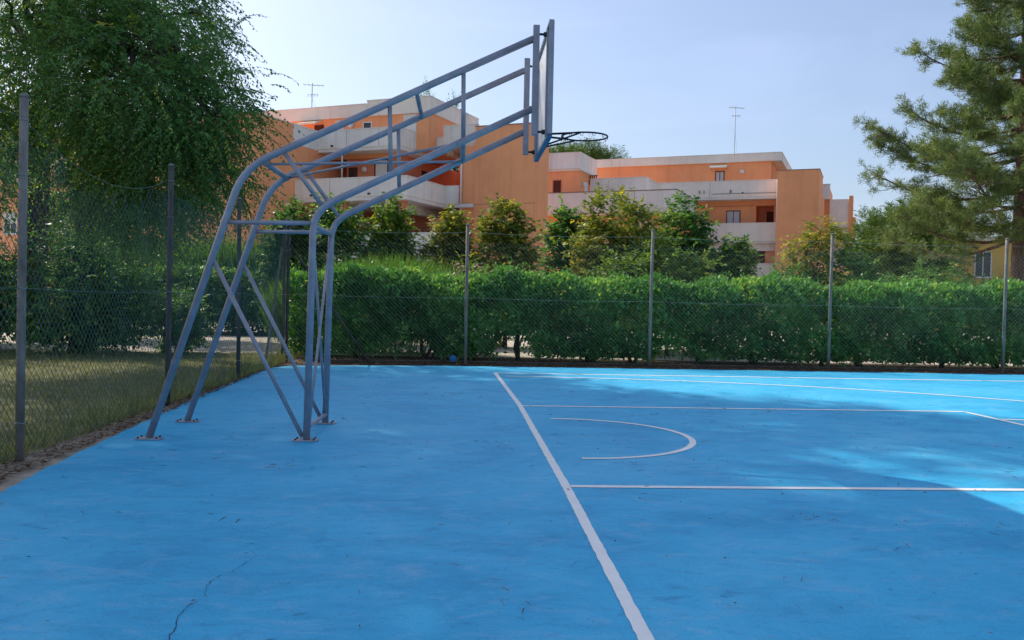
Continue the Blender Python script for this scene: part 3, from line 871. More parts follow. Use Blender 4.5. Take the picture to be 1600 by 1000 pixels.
# backboard
y0, y1, z0, z1 = -.69, .80, 2.93, 3.97
bd = MB().box(tuple(sp(.014, y0 + .004, z0 + .004)), tuple(sp(.026, y1 - .004, z1 - .004))).build('backboard', M['board'], S)
def bar(name, a, b_, mat='steel'): return MB().box(tuple(sp(*a)), tuple(sp(*b_))).build(name, M[mat], bd)
bar('board_frame', (-.012, y0 - .02, z0), (.034, y0 + .003, z1)); bar('board_frame', (-.012, y1 - .003, z0), (.034, y1 + .02, z1))
bar('board_frame', (-.012, y0 + .0035, z1 - .003), (.034, y1 - .0035, z1 + .02)); bar('board_frame', (-.012, y0 + .0035, z0 - .03), (.036, y1 - .0035, z0 + .003), 'blue_steel')
bar('board_stiffener', (-.016, -.50, z0 + .01), (.0135, -.46, z1 - .01)); bar('board_stiffener', (-.016, .65, z0 + .01), (.0135, .69, z1 - .01))
bar('board_marking', (.0265, y0 + .03, z1 - .06), (.0285, y1 - .03, z1 - .02), 'bolt'); bar('board_marking', (.0265, y0 + .03, z0 + .02), (.0285, y1 - .03, z0 + .06), 'bolt')
bar('board_marking', (.0265, -.20, 3.45), (.0285, .39, 3.49), 'bolt'); bar('board_marking', (.0265, -.20, 3.07), (.0285, -.16, 3.447), 'bolt'); bar('board_marking', (.0265, .35, 3.07), (.0285, .39, 3.447), 'bolt')
# ring
rc = (.44, .03, 3.05)
ring = MB(); ring.tube([sp(rc[0] + .232 * math.cos(t), rc[1] + .232 * math.sin(t), rc[2]) for t in np.linspace(0, 2 * math.pi, 41)], .009, 8, cap=False)
ring = ring.build('ring', M['black'], S)
MB().box(tuple(sp(.030, -.06, 2.94)), tuple(sp(.048, .12, 3.09))).build('ring_bracket', M['blue_steel'], ring)
for yy in (-.09, .15):
    tube('ring_arm', [sp(.045, .03 + (yy - .03) * .6, 3.05), sp(rc[0] - .15, yy + (.05 if yy > 0 else -.05), 3.05)], .011, 'black', 8, ring)
    tube('ring_strut', [sp(.045, .03 + (yy - .03) * .5, 2.945), sp(rc[0] - .08, yy + (.10 if yy > 0 else -.10), 3.043)], .009, 'black', 8, ring)
for k in range(12):
    t = 2 * math.pi * (k + .5) / 12
    c0 = Vector(sp(rc[0] + .232 * math.cos(t), rc[1] + .232 * math.sin(t), rc[2] - .01))
    tv = Vector((-math.sin(t), math.cos(t), 0))
    MB().tube([c0 - tv * .014, c0 - tv * .010 + Vector((0, 0, -.022)), c0 + tv * .010 + Vector((0, 0, -.022)), c0 + tv * .014], .003, 5).build('net_hook', M['black'], ring)

# ------------------------------------------------------------------ ball at the foot of the fence
bl_o = tag(empty('ball', (-0.93, 10.02, -.004)), 'small blue ball lying under the hedge behind the fence', 'ball')
mb = MB(); R0 = .082; rows, cols = 14, 20
for i in range(rows + 1):
    for j in range(cols):
        a, g = math.pi * i / rows, 2 * math.pi * j / cols
        mb.v.append((R0 * math.sin(a) * math.cos(g), R0 * math.sin(a) * math.sin(g), R0 + R0 * math.cos(a)))
for i in range(rows):
    for j in range(cols):
        mb.f.append((i * cols + j, (i + 1) * cols + j, (i + 1) * cols + (j + 1) % cols, i * cols + (j + 1) % cols))
mb.smooth = True
mb.build('shell', M['ball'], bl_o)
for nx_, ny_ in ((0, 0), (1, 0)):
    pts = []
    for t in np.linspace(0, 2 * math.pi, 33):
        p = Vector((math.cos(t) * R0, math.sin(t) * R0, 0))
        p.rotate(Matrix.Rotation(math.pi / 2 * nx_ + .5, 3, 'X'))
        pts.append((p.x, p.y, p.z + R0))
    MB().tube(pts, .002, 5, cap=False).build('seam', M['ball_seam'], bl_o)

# ------------------------------------------------------------------ plants
def limb_lines(base, top, r0, n=7, wob=.12, sag=0.0):
    a, b_ = Vector(base), Vector(top)
    L = (b_ - a).length
    pts = []
    for k in range(n + 1):
        t = k / n
        p = a.lerp(b_, t)
        if 0 < k < n: p += Vector((random.uniform(-1, 1), random.uniform(-1, 1), random.uniform(-.4, .4))) * wob * L * .25
        p.z += math.sin(math.pi * t) * sag * L
        pts.append(p)
    return pts, [r0 * (1 - .72 * k / n) for k in range(n + 1)]

def sample_lobe(n, shell=0.45):
    d = unit(rng.normal(0, 1, (n, 3)))
    r = (shell + (1 - shell) * rng.random(n)) ** (1 / 2.2)
    return d, d * r[:, None]

def crown(root, origin, lobes, mat, droop, leaf, twig_len, per_twig, twigs_mat='bark', yellow=0.0, outward=.7, lump=.25, keep=None):
    """lobes: (cx,cy,cz,rx,ry,rz,n twigs); leaves set alternately on curved twigs"""
    allq, allr, alltw = [], [], []
    o = np.array(origin)
    for (cx, cy, cz, rx, ry, rz, nt) in lobes:
        d, p = sample_lobe(nt)
        # uneven outline: bumps by direction
        k1, k2 = rng.normal(0, 2.2, 3), rng.normal(0, 4.0, 3)
        f = 1 + lump * np.sin(d @ k1 * 2 + rng.random() * 6) + lump * .6 * np.sin(d @ k2 * 2 + rng.random() * 6)
        P = np.array([cx, cy, cz]) + p * f[:, None] * np.array([rx, ry, rz])
        if keep is not None:
            kk = keep(P); P, d = P[kk], d[kk]; nt = len(P)
        dirv = unit(d * outward + rng.normal(0, .5, (nt, 3)) + np.array([0, 0, .1]))
        L = twig_len * (0.55 + .9 * rng.random(nt))
        K = 5
        s = np.linspace(0, 1, K)
        line = P[:, None, :] + dirv[:, None, :] * (s[None, :, None] * L[:, None, None]) + np.array([0, 0, -1.0]) * (droop * (s ** 2)[None, :, None] * L[:, None, None])
        alltw.append(line)
        m_ = per_twig
        ss = (np.arange(m_) + .5) / m_
        idx = ss * (K - 1); i0 = np.minimum(idx.astype(int), K - 2); fr = idx - i0
        lp = line[:, i0] * (1 - fr)[None, :, None] + line[:, i0 + 1] * fr[None, :, None]
        tdir = unit(line[:, i0 + 1] - line[:, i0])
        sidev = unit(np.cross(tdir, np.array([0.05, 0.03, 1.0])))
        sg = np.where(np.arange(m_) % 2 == 0, 1, -1)[None, :, None]
        ax = unit(tdir * .55 + sidev * sg * .8 + rng.normal(0, .28, lp.shape) + np.array([0, 0, -.18 - .25 * droop]))
        nr = unit(np.array([0, 0, 1.0]) + rng.normal(0, .55, lp.shape))
        nL = leaf[0] * (.65 + .7 * rng.random(lp.shape[:2])); nW = nL * leaf[1]
        q = leaves(lp.reshape(-1, 3), ax.reshape(-1, 3), nr.reshape(-1, 3), nL.ravel(), nW.ravel())
        tw = np.repeat(np.clip(rng.normal(.42, .2, nt), 0, 1), m_)
        rr = np.clip(tw + rng.normal(0, .13, len(tw)), 0, 1)
        if yellow: rr = np.where(np.repeat(rng.random(nt) < yellow, m_), 1.0, rr)
        allq.append(q); allr.append(rr)
    Q = np.concatenate(allq) - o; Rr = np.concatenate(allr)
    quad_cloud('crown', Q, mat, root, Rr)
    T = np.concatenate(alltw) - o
    if leaf[0] > .07: T = T[::4]
    else: T = T[::3]
    tubes_np('twigs', T, .006 if leaf[0] < .07 else .008, .002, M[twigs_mat], root)

def tree(name, label, cat, base, trunk_pts, trunk_r, lobes, mat, droop=.3, leaf=(.1, .5), twig=.5, per=12, group=None, yellow=0.0, bark='bark', nlimb=4, outward=.7, lump=.25, keep=None):
    root = tag(empty(name, base), label, cat, group)
    o = Vector(base)
    pts = [Vector(p) - o for p in trunk_pts]
    n = len(pts)
    fine = []
    for i in range(n - 1):
        for k in range(4): fine.append(pts[i].lerp(pts[i + 1], k / 4) + Vector((random.uniform(-.02, .02), random.uniform(-.02, .02), 0)) * (trunk_r * 6))
    fine.append(pts[-1]); fine[0] = pts[0]
    rad = [trunk_r * (1.25 if i == 0 else 1 - .6 * i / (len(fine) - 1)) for i in range(len(fine))]
    MB().tube(fine, rad, 12).build('trunk', M[bark], root)
    for lb in lobes:
        c = Vector(lb[:3]) - o
        st = fine[min(len(fine) - 1, max(2, int(len(fine) * random.uniform(.5, .95))))]
        p, r = limb_lines(st, c, trunk_r * .45, 7, .2, .08)
        mb = MB().tube(p, r, 7)
        for k in range(nlimb):
            d_ = Vector((random.gauss(0, 1), random.gauss(0, 1), random.gauss(.1, .6))).normalized()
            e = c + Vector((d_.x * lb[3], d_.y * lb[4], d_.z * lb[5])) * .8
            s_ = p[random.randint(3, 7)]
            p2, r2 = limb_lines(s_, e, trunk_r * .2, 6, .25, .05)
            mb.tube(p2, r2, 5)
        mb.build('limb', M[bark], root)
    crown(root, base, lobes, mat, droop, leaf, twig, per, bark, yellow, outward, lump, keep)
    return root

# clipped hedge behind the back fence, built as shrubs grown together
def hedge(name, label, x0, x1, y0, y1, ztop, mat, n, leaf, bumps, gap=.24, stems=True, density_low=.5, zb=.12, inner=.25):
    root = tag(empty(name, ((x0 + x1) / 2, (y0 + y1) / 2, 0)), label, 'hedge')
    o = np.array([(x0 + x1) / 2, (y0 + y1) / 2, 0])
    X = x0 + (x1 - x0) * rng.random(n)
    kind = rng.random(n)
    top = ztop(X)
    prof = bumps(X)
    z = zb + (top - zb) * rng.random(n) ** 1.1
    depth = np.abs(rng.normal(0, .10, n)) + inner * (rng.random(n) < .42) * rng.random(n) * 2
    fr_y = y0 + prof + depth + .10 * np.sin(X * 5.3) * np.sin(z * 4.7 + X * 2) + .05 * np.sin(X * 13 + z * 11)
    hol = np.clip(np.sin(X * 2.7 + 1.1 * np.sin(z * 3)) * np.sin(z * 3.9 + X * 1.3) - .40, 0, 1)
    fr_y = fr_y + .75 * hol
    bk_y = y1 - depth
    tp_y = y0 + prof + (y1 - y0) * rng.random(n)
    onfront, ontop = kind < .60, (kind >= .60) & (kind < .82)
    Y = np.where(onfront, fr_y, np.where(ontop, tp_y, bk_y))
    jag = .05 * np.sin(X * 9.0) + .04 * np.sin(X * 23.0 + Y * 9)
    Z = np.where(ontop, top + jag - np.abs(rng.normal(0, .07, n)), np.minimum(z, top + jag))
    # rounded shoulder
    sh = np.clip((Z - (top - .42)) / .42, 0, 1)
    Y = np.where(onfront, Y + .50 * sh ** 2, Y)
    Z = np.where(ontop, Z - .45 * np.clip(1 - (Y - y0 - prof) / .6, 0, 1) ** 2, Z)
    # open feet: clusters near the ground
    foot = .5 + .5 * np.sin(X * 2.9 + 1.3 * np.sin(X * 1.1))
    gp = gap * np.clip(1.15 - X / 16, .35, 1.1); op = np.clip(1.6 * np.sin(X * 1.37 + 2 * np.sin(X * .61)) + .8 * np.sin(X * 3.3 + 1), 0, 1.6); op = op * np.where(X > 4.5, .35, 1.0); keep = (Z > gp * op * 1.35) | (rng.random(n) < density_low * (1 - foot) * .6)
    X, Y, Z, onfront, ontop, sh = X[keep], Y[keep], Z[keep], onfront[keep], ontop[keep], sh[keep]
    n = len(X)
    out = np.where(onfront[:, None], np.stack([0 * X, -1 + .7 * sh, .25 + .9 * sh], 1), np.where(ontop[:, None], np.array([0, -.15, 1.0]), np.array([0, 1.0, .2])))
    ax = unit(out * .55 + rng.normal(0, .55, (n, 3)) + np.array([0, 0, .25]))
    nr = unit(out * .8 + np.array([0, 0, .6]) + rng.normal(0, .45, (n, 3)))
    L = leaf[0] * (.6 + .8 * rng.random(n))
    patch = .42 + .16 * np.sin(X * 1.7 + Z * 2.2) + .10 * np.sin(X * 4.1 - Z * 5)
    rr = np.clip(patch + rng.normal(0, .17, n) + .10 * ontop + .14 * sh, 0, .975)  # top and shoulder leaves lighter: sunlit edge put into their colour
    rr = np.where(rng.random(n) < .004, 1.0, rr)
    yel = (np.sin(X * 3.3 + 2.0 * np.sin(Z * 2.1)) * np.sin(Z * 5.0 - X * 2.2) > .93) & (rng.random(n) < .45)
    rr = np.where(yel, .96, rr)
    P = np.stack([X, Y, Z], 1) - o
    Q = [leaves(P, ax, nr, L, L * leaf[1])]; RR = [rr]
    ns = int((x1 - x0) * 26); k = 9
    sx = x0 + (x1 - x0) * rng.random(ns); sy = y0 + .25 + (y1 - y0 - .4) * rng.random(ns) ** 1.5
    sz = ztop(sx) - .12 - .25 * np.clip(1 - (sy - y0) / .6, 0, 1); sl = .10 + .26 * rng.random(ns) ** 2
    sd = unit(np.stack([rng.normal(0, .3, ns), rng.normal(-.15, .3, ns), np.ones(ns)], 1))
    tt = (np.arange(k) + .5) / k
    sp_ = (np.stack([sx, sy, sz], 1)[:, None, :] + sd[:, None, :] * (tt[None, :, None] * (sl + .1)[:, None, None])).reshape(-1, 3) - o
    sa = unit(np.repeat(sd, k, 0) * .7 + rng.normal(0, .6, (ns * k, 3)))
    sL = leaf[0] * (.5 + .5 * rng.random(ns * k))
    Q.append(leaves(sp_, sa, unit(rng.normal(0, .6, (ns * k, 3)) + np.array([0, 0, 1.0])), sL, sL * leaf[1])); RR.append(np.clip(rng.normal(.60, .15, ns * k), 0, .95))
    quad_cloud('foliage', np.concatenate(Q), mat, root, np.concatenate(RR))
    if stems:
        x = x0 + .4
        while x < x1 - .2:
            yc = (y0 + y1) / 2 + random.uniform(-.2, .2)
            mb = MB()
            for k in range(random.randint(2, 4)):
                e = (x + random.uniform(-.5, .5) - o[0], yc + random.uniform(-.45, .4) - o[1], random.uniform(1.0, 1.6))
                p, r = limb_lines((x - o[0] + random.uniform(-.08, .08), yc - o[1], -.05), e, random.uniform(.03, .055), 5, .18)
                mb.tube(p, r, 6)
            mb.build('stem', M['bark'], root)
            x += random.uniform(.9, 2.3)
    return root

lo_top = lambda X: 1.86 + .06 * np.sin(X * 2.1 + .7) + .035 * np.sin(X * 5.3) + .05 * np.sin(X * 1.3) + .04 * np.sin(X * 3.7 + 1) + .08 * np.exp(-((X + 1.5) / 2) ** 2)
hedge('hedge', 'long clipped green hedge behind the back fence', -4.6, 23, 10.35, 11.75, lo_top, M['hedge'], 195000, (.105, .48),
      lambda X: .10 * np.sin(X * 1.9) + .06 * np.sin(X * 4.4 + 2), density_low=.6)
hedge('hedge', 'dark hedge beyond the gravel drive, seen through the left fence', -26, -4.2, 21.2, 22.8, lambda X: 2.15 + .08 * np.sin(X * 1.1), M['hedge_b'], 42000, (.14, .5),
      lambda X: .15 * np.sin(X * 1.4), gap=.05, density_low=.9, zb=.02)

# reed clumps standing behind the hedge
def reeds(name, label, c, rx, ry, h, n):
    root = tag(empty(name, (c[0], c[1], 0)), label, 'reeds')
    a = rng.random(n) * 6.283; r = np.sqrt(rng.random(n))
    P = np.stack([r * np.cos(a) * rx, r * np.sin(a) * ry, rng.random(n) * .5 * h + .3 * h * 0], 1)
    d = unit(np.stack([rng.normal(0, .22, n) + .25 * np.cos(a) * r, rng.normal(0, .22, n) + .25 * np.sin(a) * r, np.ones(n)], 1))
    L = (h - P[:, 2]) * (.65 + .4 * rng.random(n)) * (1 - .3 * r)
    quad_cloud('blades', leaves(P, d, unit(rng.normal(0, 1, (n, 3))), L, np.full(n, .035)), M['pampas'], root, np.clip(rng.normal(.5, .22, n), 0, 1))
    mb = MB()
    for k in range(12):
        aa = random.random() * 6.28; rr_ = random.random()
        mb.tube([(rx * .5 * rr_ * math.cos(aa), ry * .5 * rr_ * math.sin(aa), 0), (rx * .7 * rr_ * math.cos(aa), ry * .7 * rr_ * math.sin(aa), h * .6)], .012, 5)
    mb.build('canes', M['tree_a'], root)
    return root
reeds('reed_clump', 'bright green reed clump rising over the hedge below the balconies', (-2.5, 13.2), 1.5, .6, 2.70, 7000)
reeds('reed_clump', 'bright green reeds beyond the drive at the left of the stand', (-9.8, 23.7), 4.2, .8, 3.9, 13000)
reeds('reed_clump', 'low light green reeds between stand and left hedge', (-4.6, 13.0), .8, .5, 2.15, 1800)

# oleander with pink flowers
ol = tree('oleander', 'oleander with a few pink flowers topping the hedge', 'shrub', (-.6, 12.5, 0), [(-.6, 12.5, -.05), (-.55, 12.5, .8), (-.5, 12.5, 1.3)], .05,
          [(-.6, 12.5, 1.55, .9, .5, .55, 260), (.3, 12.5, 1.5, .7, .5, .5, 160)], M['tree_a'], .0, (.13, .22), .35, 10)
n = 90
fc = np.array([[-.85, 12.2, 2.12], [-.55, 12.15, 2.06], [-.35, 12.2, 2.10], [-2.2, 12.1, 1.98], [.05, 12.3, 2.02]])
fp = fc[rng.integers(0, 5, n)] + rng.normal(0, .06, (n, 3)) - np.array([-.6, 12.5, 0])
quad_cloud('flowers', leaves(fp, unit(rng.normal(0, 1, (n, 3))), unit(rng.normal(0, 1, (n, 3))), np.full(n, .06), np.full(n, .05)), M['flower'], ol)

# small trees in front of the apartment blocks
small = [
    ('small leafy tree left of the stand poles, against the orange wall', (-5.9, 17.6), 4.0, .85, 'tree_b', [(0, 0, .55, 1, .72), (.1, 0, .80, .6, .35)]),
    ('small round tree showing between the stand poles', (-4.35, 17.4), 4.05, .92, 'tree_b', [(0, 0, .55, 1, .75), (-.2, 0, .82, .6, .33)]),
    ('thin irregular young tree under the grey balcony', (-2.85, 17.4), 4.05, .58, 'tree_a', [(-.1, 0, .80, .75, .40), (.5, 0, .66, .55, .28), (-.5, 0, .60, .6, .3), (.3, 0, .5, .7, .4)]),
    ('low light green tree directly behind the first full fence post', (-1.15, 17.3), 3.8, .62, 'tree_c', [(0, 0, .55, 1, .8), (.2, 0, .82, .55, .33)]),
    ('bushy tree in front of the orange tower', (.50, 16.3), 4.0, .80, 'tree_c', [(0, 0, .52, 1.05, .85), (-.05, 0, .82, .6, .35)]),
    ('slim dark tree right of the orange tower', (2.45, 18.0), 4.05, .68, 'tree_b', [(0, 0, .52, 1, .9), (.05, 0, .82, .62, .33)]),
    ('yellowish wide tree beside the tallest dark tree', (3.55, 15.2), 4.3, 1.05, 'tree_c', [(-.1, 0, .72, .95, .5), (.25, 0, .48, 1.1, .62), (-.5, 0, .45, .7, .55)]),
    ('dark dense tree right of the yellowish tree', (5.75, 16.9), 4.3, .92, 'tree_b', [(0, 0, .78, .78, .42), (.35, 0, .52, 1.0, .7), (-.35, 0, .5, .8, .6)]),
    ('small pale bush at the foot of the beige balcony', (6.95, 15.8), 3.2, .70, 'tree_a', [(0, 0, .55, .8, .8), (.2, 0, .75, .5, .4)]),
]
for lab, (x, y), h, w_, mt, lobs in small:
    lobes = []
    for (dx, dy, cz, rw, rh) in lobs:
        h_ = h * 1.06; lobes.append((x + dx * w_, y + dy, h_ * cz, w_ * rw * .92, w_ * rw * .85, h * .5 * rh * .82, int(1050 * rw * rh)))
    tree('small_tree', lab, 'tree', (x, y, 0), [(x, y, -.05), (x + .04, y, h * .3), (x - .03, y + .03, h * .6)], .07, lobes, M[mt], .15, (.128, .6), .34, 10, group='small trees behind the hedge', yellow=.04, nlimb=3, outward=.8, lump=.34)
tree('small_tree', 'sparse tree with yellowing top in front of the right tower', 'tree', (10.3, 17.6, 0), [(9.95, 17.6, -.05), (9.9, 17.6, 1.5), (9.85, 17.6, 3.2)], .07,
     [(9.75, 17.6, 3.15, .45, .45, .35, 110), (10.35, 17.5, 3.55, .55, .4, .32, 150)], M['tree_c'], .25, (.11, .4), .45, 13, group='small trees behind the hedge', yellow=.25, nlimb=4)
tree('small_tree', 'low fresh green bush below the sparse yellowing tree', 'tree', (10.7, 17.4, 0), [(10.7, 17.4, -.05), (10.7, 17.4, .8), (10.7, 17.4, 1.6)], .06,
     [(10.9, 17.4, 2.1, .95, .7, 1.0, 600), (9.3, 17.3, 1.9, .6, .5, .6, 260)], M['tree_b'], .15, (.12, .5), .45, 13, group='small trees behind the hedge')
tree('shrub', 'leafy shrub leaning over the hedge by the middle fence post', 'shrub', (4.6, 13.6, 0), [(4.6, 13.6, -.05), (4.6, 13.6, .8), (4.6, 13.6, 1.5)], .06,
     [(4.5, 13.6, 1.9, 1.2, .7, .9, 700), (3.3, 13.4, 1.75, .8, .6, .7, 450)], M['tree_a'], .1, (.10, .5), .4, 13)

# big elm like tree at the left, and tall trees added to shade the court
tree('large_tree', 'large drooping leafy tree overhanging the left fence', 'tree', (-9.4, 11.6, 0), [(-9.4, 11.6, -.05), (-9.3, 11.4, 1.6), (-9.0, 10.8, 3.6), (-8.3, 9.9, 6.2), (-7.6, 9.6, 8.6)], .25,
     [(-6.5, 6.6, 5.0, 1.75, 1.8, 1.3, 1600), (-7.0, 8.8, 6.7, 1.4, 1.8, 1.5, 1400), (-8.7, 7.6, 5.9, 1.7, 2.2, 1.6, 1700), (-6.1, 7.6, 3.7, 1.0, 1.2, .8, 700),
      (-9.6, 8.6, 7.4, 2.6, 2.4, 1.5, 1300), (-9.0, 11.0, 8.2, 2.6, 2.6, 1.6, 1300), (-9.3, 6.6, 3.9, .9, 1.2, .7, 450), (-7.5, 8.4, 3.2, .8, 1.0, .8, 500), (-8.2, 9.4, 4.6, 1.6, 1.4, 1.0, 700), (-5.6, 6.4, 4.6, .8, 1.0, .8, 450), (-4.95, 6.3, 4.35, .65, .8, .5, 260), (-5.1, 6.9, 3.4, .6, .7, .5, 200)],
     M['elm'], .55, (.064, .50), .62, 19, yellow=.015, nlimb=6)
tree('added_shade_tree', 'very tall tree added just outside the left edge to shade the court', 'tree', (-15.2, 8.2, 0), [(-15.2, 8.2, -.05), (-15.0, 8.1, 5), (-14.2, 7.8, 10), (-13.0, 7.4, 16)], .38,  # added out of view; lobes placed along the sun to shade the foreground
     [(-12.4, 7.4, 17.0, 2.6, 2.6, 2.6, 1500), (-14.8, 5.2, 17.5, 2.6, 2.6, 2.4, 1300), (-15.6, 7.4, 15.0, 2.4, 2.4, 2.4, 1100), (-13.2, 10.0, 15.0, 2.2, 2.2, 2.2, 1000), (-10.2, 6.2, 17.6, 2.0, 2.0, 1.8, 900), (-9.6, 7.5, 17.6, 1.5, 1.5, 1.4, 600), (-11.5, 9.0, 16.6, 1.3, 1.3, 1.2, 450), (-12.6, 4.0, 18.0, 2.0, 2.0, 1.8, 800), (-13.2, 11.6, 15.6, 1.7, 1.7, 1.4, 750), (-10.9, 11.2, 15.8, 1.1, 1.1, .9, 260)],
     M['elm'], .5, (.18, .6), .8, 10, nlimb=5)
tree('added_shade_tree', 'very tall tree added behind the drooping tree, its unseen crown shading the court', 'tree', (-12.4, 15.6, 0), [(-12.4, 15.6, -.05), (-12.2, 15.5, 5), (-11.4, 15.0, 11), (-10.4, 14.4, 17)], .34,  # added too; crown above the frame shapes the shade on mid court
     [(-10.1, 13.9, 16.6, 2.1, 2.1, 1.9, 1000), (-11.6, 14.2, 15.0, 2.2, 2.2, 2.0, 1000), (-8.2, 13.9, 17.2, 1.4, 1.4, 1.2, 420), (-11.4, 16.2, 13.6, 2.0, 2.0, 1.8, 800)],
     M['elm'], .5, (.17, .6), .8, 10, nlimb=5)
tree('background_tree', 'dark leafy tree behind the lawn at the far left edge', 'tree', (-15.5, 15.2, 0), [(-15.5, 15.2, -.05), (-15.4, 15.2, 2), (-15, 15.1, 4.5)], .2,
     [(-15.3, 15, 5.6, 2.4, 2.2, 2.4, 1300), (-14.6, 15, 3.0, 1.2, 1.4, 1.2, 600), (-16, 15, 3.2, 1.5, 1.5, 1.3, 500)], M['tree_b'], .4, (.14, .58), .6, 11)
tree('background_tree', 'leafy tree behind the drive between large tree and stand', 'tree', (-12.0, 18.6, 0), [(-12.0, 18.6, -.05), (-12.0, 18.6, 1.8), (-11.6, 18.5, 4)], .16,
     [(-10.6, 18.4, 5.1, 1.9, 1.6, 1.5, 1200), (-10.4, 18.4, 3.4, 1.1, 1.2, .8, 450), (-12.4, 18.4, 3.4, 1.0, 1.2, 1.0, 500)], M['tree_b'], .4, (.12, .55), .55, 15, yellow=.03)
for lab, x, y, rx, rz, mt in (('dark rounded shrub at the left end of the lawn', -12.4, 10.9, 1.5, 1.0, 'tree_b'), ('broad dark shrub in front of the large trunk', -9.3, 10.9, 1.5, 1.05, 'hedge_b'), ('thin sapling on the lawn edge right of the large trunk', -7.2, 11.5, .38, .55, 'tree_b'),
                              ('tall dark bush behind the left end of the lawn', -13.8, 12.6, 1.6, 1.5, 'tree_b')):
    tree('shrub', lab, 'shrub', (x, y, 0), [(x, y, -.05), (x, y, .5), (x, y, 1.0)], .07, [(x, y, rz + .30, rx, .7, rz, int(800 * rx)), (x + rx * .5, y, rz * .7 + .2, rx * .5, .55, rz * .6, int(300 * rx))], M[mt], .15, (.10, .5), .42, 13)

# ------------------------------------------------------------------ pines
def pine(name, label, base, h, r_trunk, zlow, reach, nwhorl, mat, ntuft, needle, seed, lean=0, top_round=0.0):
    rs = np.random.default_rng(seed)
    random.seed(seed)
    root = tag(empty(name, base), label, 'tree')
    tp = [(lean * t * t, 0, h * t) for t in np.linspace(0, 1, 10)]
    tp[0] = (0, 0, -.1)
    MB().tube(tp, [r_trunk * (1 - .85 * k / 9) for k in range(10)], 12).build('trunk', M['pine_bark'], root)
    T, D, G = [], [], []
    for wv in range(nwhorl):
        f = wv / (nwhorl - 1)
        z = zlow + (h - zlow) * f
        Rr = reach * (1 - f) ** .75 + .5
        mb = MB()
        nb = rs.integers(4, 7)
        a0 = rs.random() * 6.28
        for k in range(nb):
            a = a0 + 6.283 * k / nb + rs.normal(0, .25)
            L = Rr * rs.uniform(.6, 1.1)
            st = np.array([lean * (z / h) ** 2, 0, z])
            dv = np.array([math.cos(a), math.sin(a), 0])
            rise = rs.uniform(-.12, .12) + .25 * f
            pts = [st + dv * L * t + np.array([0, 0, L * (rise * t + .13 * t * t - .10 * math.sin(math.pi * t))]) + rs.normal(0, .05, 3) * t for t in np.linspace(0, 1, 8)]
            mb.tube([tuple(p) for p in pts], [r_trunk * .24 * (1 - f * .6) * (1 - .8 * t) + .008 for t in np.linspace(0, 1, 8)], 6)
            nsub = int(5 + L * 5.2)
            for j in range(nsub):
                t = rs.uniform(.25, 1.0)
                i = min(6, int(t * 7)); fr = t * 7 - i
                p = pts[i] * (1 - fr) + pts[i + 1] * fr
                sa = a + rs.choice([-1, 1]) * rs.uniform(.15, 1.25)
                sl = rs.uniform(.4, 1.35) * (1.15 - .45 * t) * (.55 + .10 * L)
                e = p + np.array([math.cos(sa), math.sin(sa), rs.uniform(-.12, .62)]) * sl
                mb.tube([tuple(p), tuple((p + e) / 2 + rs.normal(0, .04, 3)), tuple(e)], [.018, .013, .008], 4)
                ct = rs.normal(.45, .16)
                for q in range(rs.integers(2, 5)):          # rounded tufts towards the tips
                    tt = 1 - abs(rs.normal(0, .28))
                    cc = p * (1 - tt) + e * tt + rs.normal(0, .10, 3)
                    dd = unit(e - p + rs.normal(0, .35, 3) * sl + np.array([0, 0, .3 * sl]))
                    for w2 in range(rs.integers(3, 6)):
                        T.append(cc + rs.normal(0, .085, 3)); D.append(unit(dd + rs.normal(0, .4, 3))); G.append(ct)
            for q in range(4):
                T.append(pts[-1] + rs.normal(0, .1, 3)); D.append(unit(dv + np.array([0, 0, .5]))); G.append(.5)
        mb.build('branch', M['pine_bark'], root)
    T = np.array(T); D = np.array(D)
    K = needle[2]
    ax = unit(D[:, None, :] * .55 + rs.normal(0, .62, (len(T), K, 3)) + np.array([0, 0, .15]))
    P = np.repeat(T[:, None, :], K, 1) + ax * .02 + D[:, None, :] * (rs.random((len(T), K, 1)) * .16 - .1)
    Ln = needle[0] * (.7 + .6 * rs.random((len(T), K)))
    rr = np.clip(np.repeat(np.array(G), K) + rs.normal(0, .12, len(T) * K), 0, 1)
    quad_cloud('needles', leaves(P.reshape(-1, 3), ax.reshape(-1, 3), unit(rs.normal(0, 1, (len(T) * K, 3))), Ln.ravel(), np.full(len(T) * K, needle[1])), mat, root, rr)
    return root
pine('pine_tree', 'tall pine with layered branches at the right edge', (21.5, 25.0, 0), 17.5, .30, 4.3, 5.6, 22, M['needles'], 16, (.20, .020, 12), 5)

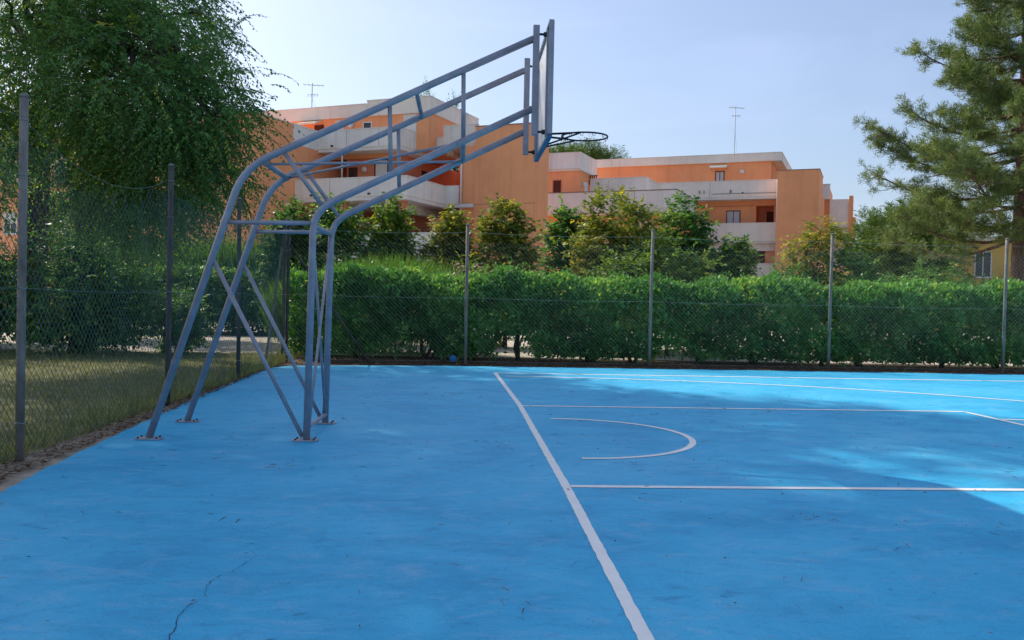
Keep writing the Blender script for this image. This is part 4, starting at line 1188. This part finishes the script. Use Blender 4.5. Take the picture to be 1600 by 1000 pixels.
def umbrella(name, label, base, h, rx, rz, n, r_trunk, lobes_n, seed):
    global rng
    random.seed(seed)
    lobes = []
    for k in range(lobes_n):
        a = random.random() * 6.28; r = math.sqrt(random.random()) * rx * .75
        lobes.append((base[0] + r * math.cos(a), base[1] + r * math.sin(a), h - rz * (.55 + .5 * (r / rx) ** 2) + random.uniform(-.2, .2), rx * .38, rx * .38, rz * .55, n // lobes_n))
    return tree(name, label, 'tree', base, [(base[0], base[1], -.1), (base[0] + .2, base[1], h * .4), (base[0], base[1], h * .8)], r_trunk, lobes, M['stone_pine'], -.15, (.34, .15), .5, 16, bark='pine_bark', nlimb=2, outward=.9)
umbrella('stone_pine', 'umbrella pine crown showing over the roof behind the ring', (11.0, 80.8, 0), 17.3, 4.8, 2.8, 3200, .4, 18, 3)
umbrella('stone_pine', 'round dark pine between the right block and the tall pine', (26.2, 45.5, 0), 7.2, 3.4, 3.6, 2400, .25, 14, 4)
umbrella('stone_pine', 'low spreading pine behind the tall pine trunk', (28.9, 46.0, 0), 8.4, 3.4, 4.2, 2400, .25, 14, 6)

def cypress(label, x, y, h, w_):
    tree('cypress', label, 'tree', (x, y, 0), [(x, y, -.1), (x, y, h * .5), (x, y, h * .97)], .2, [(x, y, h * (.3 + .16 * k), w_ * (1 - .17 * k), w_ * (1 - .17 * k), h * .17, 420) for k in range(5)], M['tree_b'], -.8, (.22, .3), .6, 10, nlimb=1)
cypress('pointed cypress tip just above the left roof', -4.4, 72, 17.9, 1.1)
cypress('second cypress tip farther right behind the left roof', -1.6, 72.5, 17.1, .9)
tree('shrub', 'grey green shrub under the tall pine beside its trunk', 'shrub', (18.2, 24.2, 0), [(18.2, 24.2, -.05), (18.2, 24.2, .6), (18.2, 24.2, 1.4)], .08, [(17.5, 24.2, 1.9, 1.5, 1, 1.1, 400), (19.4, 24.2, 1.6, 1.2, 1, .9, 300)], M['tree_b'], .1, (.13, .4), .5, 13)
tree('shrub', 'yellow green shrub beside the red roofed house', 'shrub', (15.3, 27.2, 0), [(15.3, 27.2, -.05), (15.3, 27.2, .8), (15.3, 27.2, 1.6)], .08, [(15.3, 27.2, 2.0, .8, .8, .9, 260)], M['tree_c'], .1, (.13, .4), .5, 13)
